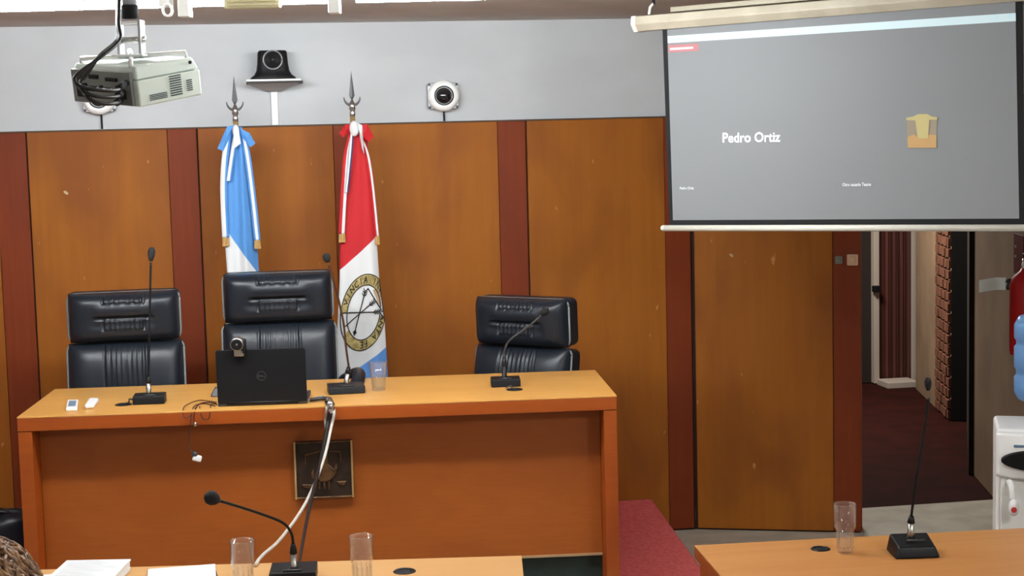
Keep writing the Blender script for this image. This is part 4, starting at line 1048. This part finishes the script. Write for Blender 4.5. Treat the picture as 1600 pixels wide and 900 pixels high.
# casing
cl, cr_ = sc(996, 37.5, .0), sc(1640, -15.5, .0)
cdv = (cr_-cl).normalized(); cup = Vector((0, 0, 1)); cup = (cup-cdv*cup.dot(cdv)).normalized(); cfw = cdv.cross(cup)
if cfw.dot(sn_) < 0: cfw = -cfw
CL = (cr_-cl).length
MC = frame(cl, cfw, cup, cdv)
hexp = [(.042, -.004), (.036, .028), (-.03, .032), (-.042, .020), (-.042, -.03), (.018, -.032)]
MB().prism(hexp, 0, CL, MC).build('casing', M_case, scr, bevel=.004)
MB().prism([(x*1.08, y*1.08) for x, y in hexp], -.008, .012, MC).build('end_cap', M_bar, scr, bevel=.003)
MB().box((-.01, .045, CL*.5+.06), (.05, .02, CL-.2), MC).build('mounting_rail', mat('rail_paint', rgb(150, 142, 122), .5), scr, bevel=.002)
hk = MC @ Vector((0, .034, .055)); 
MB().tube([hk, hk+Vector((.005, 0, .03)), hk+Vector((.02, 0, .045))], .006, 8).build('hanger', M_bar, scr, smooth=True)
hk2 = hk+Vector((.02, 0, .045))
MB().tube([hk2+Vector((.0, 0, -.006)), Vector((hk2.x, hk2.y, ZC+.001))], .0065, 8).build('ceiling_hook', M_blackm, scr, smooth=True)

# ------------------------------------------------------------------ switches on the bent wall
def swt(label, x, y, w_, h_, m, rocker=False):
    p = onpl(x, y, A0, bn)
    M = frame(p, bd, -bn, Vector((0, 0, 1)))
    t = thing('light_switch', label, 'switch', p, math.atan2(bd.y, bd.x))
    MB().prism(roundrect(w_, h_, .006, 4), 0, .012, M @ Matrix.Rotation(pi/2, 4, 'X')).build('plate', m, t, bevel=.002)
    MB().box((0, -.014, 0), (w_*.5, .008, h_*.55), M).build('rocker', m, t, bevel=.002)
swt('small grey switch on the reddish strip near the doorway', 1310.5, 406, .036, .038, mat('grey_switch', rgb(118, 118, 104), .5))
swt('larger cream switch beside the doorway, right of the grey one', 1332, 406, .054, .056, M_switch)

# ------------------------------------------------------------------ right wall: extinguisher, plate and sign
def onsw(x, y, off=0.0): return onpl(x, y, SW0+sn*off, sn)
def swf(p): return frame(p, -sd, sn, Vector((0, 0, 1)))
# red signboard
p = onsw(1592, 396, 0)
M_ = swf(p)
sg = thing('red_signboard', 'dark red board on the wall above the fire extinguisher', 'sign', p)
MB().box((.06, .008, 0), (.22, .014, .20), M_).build('board', M_redd, sg, bevel=.002)
for zz in (.035, -.015):
    MB().box((.0, .016, zz), (.045, .002, .012), M_).build('sign_mark', mat('pale_mark', rgb(150, 120, 116), .6), sg)
p = onsw(1606, 452, .10)
ex = thing('fire_extinguisher', 'red fire extinguisher hung on the wall above the water cooler', 'extinguisher', Vector((p.x, p.y, p.z-.30)))
Me = Matrix.Translation(p)
MB().lathe([(0, -.30), (.075, -.30), (.08, -.28), (.08, .02), (.07, .055), (.035, .085), (.028, .10), (0, .10)], Me, 28).build('cylinder', M_red, ex, smooth=True)
MB().lathe([(0, .10), (.026, .10), (.026, .14), (0, .14)], Me, 16).build('valve', M_silver, ex, smooth=True)
MB().lathe([(0, 0), (.018, 0), (.018, .012), (0, .014)], Me @ Matrix.Translation((-.025, -.02, .115)) @ Matrix.Rotation(pi/2, 4, 'X'), 16).build('gauge', M_whitepl, ex, smooth=True)
MB().box((-.03, 0, .155), (.10, .022, .012), swf(p)).build('handle', M_black, ex, bevel=.003)
MB().tube(bez([swf(p) @ Vector((.03, 0, .12)), swf(p) @ Vector((.085, 0, .08)), swf(p) @ Vector((.095, 0, -.05)), swf(p) @ Vector((.09, 0, -.2))], 6), .011, 8).build('hose', M_black, ex, smooth=True)
MB().box((-.086, .0, -.03), (.02, .03, .05), swf(p)).build('strap_clip', mat('tan_clip', rgb(140, 92, 72), .6), ex, bevel=.003)
MB().box((.0, .0, -.1), (.02, .02, .06), swf(onsw(1604, 470, .012))).build('wall_bracket', M_black, ex)
# folded white sign standing out of the wall on a metal clip
p0 = onsw(1574, 446, .045)
tg = thing('folded_sign', 'small white folded card sign on a clip left of the fire extinguisher', 'sign', p0)
def sgp(x, y): return onpl(x, y, p0, Vector((-.3, -.9, .35)).normalized())
def leaf(a, nm, bulge):
    vs = [sgp(*q_) for q_ in a]; bk = [v+Vector((0, .003, 0)) for v in vs]
    MB().add(vs+bk, [(0, 1, 2, 3), (7, 6, 5, 4)]+[(i, 4+i, 4+(i+1) % 4, (i+1) % 4) for i in range(4)]).build(nm, mat('sign_card', rgb(240, 248, 240), .6), tg)
leaf(((1530, 438), (1556, 433.5), (1556, 453), (1530, 457)), 'card_leaf', 0)
leaf(((1556, 433.5), (1572, 434), (1572, 453), (1556, 453)), 'card_leaf', 0)
MB().tube([sgp(1571, 444), sgp(1576, 443), onsw(1577, 443, -.005)], .012, 10).build('clip_arm', M_silver, tg, smooth=True)
MB().tube([sgp(1576, 436), sgp(1576, 452)], .014, 12).build('clip_knob', M_dark, tg, smooth=True)

# ------------------------------------------------------------------ water cooler
TCo = 5.6
cf = dep(1557, 672, TCo)            # top front-left corner
fx = Vector((cos(radians(-24)), sin(radians(-24)), 0)); fy = Vector((-fx.y, fx.x, 0))
MK = frame(Vector((cf.x, cf.y, 0)), fx, fy, Vector((0, 0, 1)))   # x along front, y to the back
HC = cf.z; WC, DC = .31, .31
ck = thing('water_cooler', 'white water cooler with a blue bottle against the right-hand wall', 'cooler', MK @ Vector((WC/2, DC/2, 0)), math.atan2(fx.y, fx.x))
MB().box((WC/2, DC/2+.012, HC/2), (WC, DC-.03, HC-.002), MK).build('cabinet', M_whitepl, ck, bevel=.014, segs=3)
# bulging fascia above the tap niche
def fas(a, c):
    x = WC*a; z = HC-.01-.155*c-.012*sin(pi*a)*c
    return (x, .004-.03*sin(pi*a)**.6*sin(pi*(.12+.76*c)), z)
MB().grid(fas, 24, 14, MK).build('fascia', M_whitepl, ck, smooth=True, solid=.006)
ov = []
for i in range(28):
    a = 2*pi*i/28; ov.append((WC*.36+.010+.108*cos(a), HC-.102+.038*sin(a)*(1+.15*cos(a))))
MB().prism(ov, .012, .0315, MK @ Matrix.Rotation(pi/2, 4, 'X')).build('display_window', M_black, ck, bevel=.006)
vs, fs = text_mesh('aqua', .001, 0)
MB().box((.085, -.017, HC-.052), (.055, .012, .009), MK).build('brand_mark', mat('blue_mark', rgb(92, 120, 150), .5), ck, bevel=.002)
MB().box((WC/2, .012, HC-.34), (WC-.03, .012, .34), MK).build('tap_niche', mat('niche_plastic', rgb(238, 237, 232), .5), ck, bevel=.004)
for x, col in ((.055, rgb(196, 60, 60)), (.155, rgb(70, 90, 190)), (.25, rgb(196, 196, 200))):
    tp = MB().tube(bez([MK @ Vector((x-.01, .005, HC-.185)), MK @ Vector((x-.004, -.035, HC-.195)), MK @ Vector((x, -.045, HC-.235))], 6), .012, 10).build('tap', M_whitepl, ck, smooth=True)
    MB().lathe([(0, 0), (.017, 0), (.019, .012), (.014, .022), (0, .022)], MK @ Matrix.Translation((x+.002, -.048, HC-.262)) @ Matrix.Rotation(pi/2, 4, 'X') @ Matrix.Scale(1.6, 4, (0, 1, 0)), 18).build('tap_lever', M_whitepl, tp, smooth=True)
    MB().lathe([(0, .0), (.010, 0), (.010, .003), (0, .003)], MK @ Matrix.Translation((x+.002, -.070, HC-.268)) @ Matrix.Rotation(pi/2, 4, 'X'), 14).build('tap_dot', mat('tap_dot_colour', col, .5), tp)
MB().box((WC/2, -.03, HC-.52), (WC-.06, .08, .02), MK).build('drip_tray', M_dark, ck, bevel=.004)
# bottle stands neck-down on the cooler
bc = MK @ Vector((WC/2+.045, DC/2, HC))
bt = thing('water_bottle', 'large blue water bottle standing neck-down on the white cooler', 'bottle', bc)
MB().lathe([(0, .0), (.03, .0), (.03, .03), (.075, .065), (.122, .09), (.135, .115), (.135, .165), (.128, .175), (.128, .195), (.135, .205), (.135, .275), (.128, .285), (.128, .30), (.135, .31), (.135, .355), (.12, .385), (.06, .392), (0, .388)], Matrix.Translation(bc), 36).build('bottle_body', M_bottle, bt, smooth=True)
MB().lathe([(0.0, .001), (.06, .001), (.07, .012), (.045, .03), (.0, .03)], Matrix.Translation(bc), 24).build('neck_collar', M_whitepl, bt, smooth=True)

# ------------------------------------------------------------------ black bag by the left end of the bench
bp = onY(-8, 842, 7.2); bp = Vector((bp.x, 7.25, .178))
bag = thing('black_bag', 'black shiny bag on the platform beside the left end of the bench', 'bag', bp)
def bagf(a, c):
    th = 2*pi*a; ph_ = -pi/2+pi*c
    r = abs(cos(ph_))**.5
    q_ = Vector((.20*r*cos(th), .11*r*sin(th), .115+.115*math.copysign(abs(sin(ph_))**.7, sin(ph_))))
    q_.z += .012*sin(5*th)*c; q_.x += .008*sin(7*c*3+th)
    return bp+q_
MB().grid(bagf, 36, 20).build('bag_body', M_leather, bag, smooth=True)
MB().tube(bez([bp+Vector((-.1, -.02, .17)), bp+Vector((-.06, -.05, .235)), bp+Vector((.06, -.05, .235)), bp+Vector((.1, -.02, .17))], 8), .009, 8).build('handle', M_leather, bag, smooth=True)
MB().tube([bp+Vector((-.15, -.06, .16)), bp+Vector((.15, -.06, .16))], .003, 6).build('zip', M_silver, bag, smooth=True)

# ------------------------------------------------------------------ seated person at the lower left (only the curls reach into the frame)
hc = dep(-30, 930, 3.55)
ps = thing('person', 'person with curly brown hair and navy top, seated at the lower left', 'person', (hc.x, hc.y-.02, 0))
def skinmesh(name, verts, edges, radii, m, parent, root=0, sub=2):
    me = bpy.data.meshes.new(name); I = RM[parent.name].inverted()
    me.from_pydata([tuple(I @ Vector(v)) for v in verts], edges, [])
    o = bpy.data.objects.new(name, me); COL.objects.link(o); o.parent = parent; RM[o.name] = RM[parent.name]
    md = o.modifiers.new('skin', 'SKIN'); md.use_smooth_shade = True
    for i, r in enumerate(radii):
        s_ = me.skin_vertices[0].data[i]; s_.radius = (r, r) if not isinstance(r, tuple) else r; s_.use_root = (i == root)
    s2 = o.modifiers.new('sub', 'SUBSURF'); s2.levels = sub; s2.render_levels = sub
    me.materials.append(m)
    return o
X, Yh, Z = hc
sz = .46
V_ = [(X, Yh-.05, sz+.165), (X, Yh-.05, sz+.28), (X, Yh-.04, Z-.27), (X, Yh-.02, Z-.16), (X, Yh, Z-.08), (X, Yh+.01, Z+.0), (X, Yh+.0, Z+.07),
      (X+.17, Yh-.03, Z-.25), (X+.21, Yh+.02, Z-.50), (X+.14, Yh+.26, .80), (X+.10, Yh+.36, .785),
      (X-.17, Yh-.03, Z-.25), (X-.21, Yh+.02, Z-.50), (X-.14, Yh+.26, .80), (X-.10, Yh+.36, .785),
      (X+.10, Yh-.02, sz+.115), (X+.12, Yh+.40, sz+.07), (X+.12, Yh+.38, .10), (X+.12, Yh+.50, .05),
      (X-.10, Yh-.02, sz+.115), (X-.12, Yh+.40, sz+.07), (X-.12, Yh+.38, .10), (X-.12, Yh+.50, .05)]
E_ = [(0, 1), (1, 2), (2, 3), (3, 4), (4, 5), (5, 6), (2, 7), (7, 8), (8, 9), (9, 10), (2, 11), (11, 12), (12, 13), (13, 14), (0, 15), (15, 16), (16, 17), (17, 18), (0, 19), (19, 20), (20, 21), (21, 22)]
R_ = [.14, .125, .12, .05, .06, .082, .07, .06, .046, .032, .03, .06, .046, .032, .03, .09, .06, .042, .035, .09, .06, .042, .035]
skinmesh('body', V_, E_, R_, M_skin, ps)
cl_ = [0, 1, 2, 7, 8, 9, 11, 12, 13]; ix = {v: i for i, v in enumerate(cl_)}
skinmesh('jacket', [V_[i] for i in cl_], [(ix[a], ix[b]) for a, b in E_ if a in ix and b in ix], [R_[i]+.018 for i in cl_], M_jacket, ps)
tr = [0, 15, 16, 17, 19, 20, 21]; ix = {v: i for i, v in enumerate(tr)}
skinmesh('trousers', [V_[i] for i in tr], [(ix[a], ix[b]) for a, b in E_ if a in ix and b in ix], [R_[i]+.014 for i in tr], mat('dark_trousers', rgb(36, 36, 40), .9), ps)
for s_ in (-1, 1):
    for k_ in range(4):
        b_ = Vector((X+s_*.10+(k_-1.5)*.018, Yh+.37, .785))
        skinmesh('finger', [b_, b_+Vector((0, .035, .002)), b_+Vector((0, .062-.006*abs(k_-1.5), -.006))], [(0, 1), (1, 2)], [.009, .0085, .0075], M_skin, ps, sub=1)
    b_ = Vector((X+s_*.10-s_*.03, Yh+.345, .782))
    skinmesh('thumb', [b_, b_+Vector((-s_*.022, .025, 0)), b_+Vector((-s_*.03, .05, -.003))], [(0, 1), (1, 2)], [.010, .0095, .008], M_skin, ps, sub=1)
    MB().box((X+s_*.12, Yh+.46, .035), (.09, .25, .07)).build('shoe', M_black, ps, bevel=.025, segs=3)
    MB().sphere((X+s_*.032, Yh+.083, Z+.01), .012, None, 12, 8).build('eye', M_whitepl, ps, smooth=True)
    MB().sphere((X+s_*.088, Yh+.0, Z-.01), (.012, .022, .032), None, 12, 8).build('ear', M_skin, ps, smooth=True)
MB().tube([(X, Yh+.088, Z+.02), (X, Yh+.105, Z-.02), (X, Yh+.09, Z-.028)], [.008, .014, .01], 8).build('nose', M_skin, ps, smooth=True)
MB().tube([(X-.022, Yh+.085, Z-.055), (X, Yh+.092, Z-.053), (X+.022, Yh+.085, Z-.055)], [.003, .006, .003], 8).build('mouth', mat('lips', rgb(170, 96, 90), .5), ps, smooth=True)
rnd = random.Random(3)
hair = MB()
hair.sphere((X, Yh-.03, Z+.035), (.105, .109, .105), None, 24, 14)
for i in range(1300):
    th = rnd.uniform(0, 2*pi); cz_ = rnd.uniform(-.65, 1)
    sx_ = math.sqrt(max(0, 1-cz_*cz_)); d = Vector((sx_*cos(th), sx_*sin(th), cz_))
    if d.y > .45 and d.z < .35: continue
    r0 = Vector((X, Yh-.03, Z+.03))+Vector((d.x*.098, d.y*.10, d.z*.10))
    ln = rnd.uniform(.10, .2); pts = []
    t1 = d.orthogonal().normalized(); t2 = d.cross(t1); f0 = rnd.uniform(0, 6.28); rc = rnd.uniform(.006, .014)
    for k_ in range(13):
        s_ = k_/12
        q_ = r0+d*(.036*sin(s_*2.2))+Vector((d.x*.02*s_, d.y*.02*s_, -ln*s_*s_))
        q_ += (t1*cos(f0+s_*10)+t2*sin(f0+s_*10))*rc*min(1, s_*3)
        pts.append(q_)
    hair.tube(pts, [.0042]*10+[.0036, .0024, .001], 5)
hair.build('hair', M_hair, ps, smooth=True, fix=False)
# simple chair under the person
sc_ = thing('visitor_chair', 'dark visitor chair under the seated person at the lower left', 'chair', (X, Yh-.06, 0))
MB().box((X, Yh+.0, sz-.02), (.46, .46, .05)).build('seat', M_jacket, sc_, bevel=.02, segs=3)
MB().box((X, Yh-.262, sz+.28), (.44, .04, .34)).build('backrest', M_jacket, sc_, bevel=.018, segs=3)
for sx in (-1, 1):
    for yy in (-.22, .20):
        MB().tube([(X+sx*.21, Yh+yy, .0), (X+sx*.20, Yh+yy, sz-.03)], .011, 8).build('leg', M_silver, sc_, smooth=True)
    MB().tube([(X+sx*.18, Yh-.22, sz-.03), (X+sx*.18, Yh-.262, sz+.15)], .010, 8).build('back_post', M_silver, sc_, smooth=True)
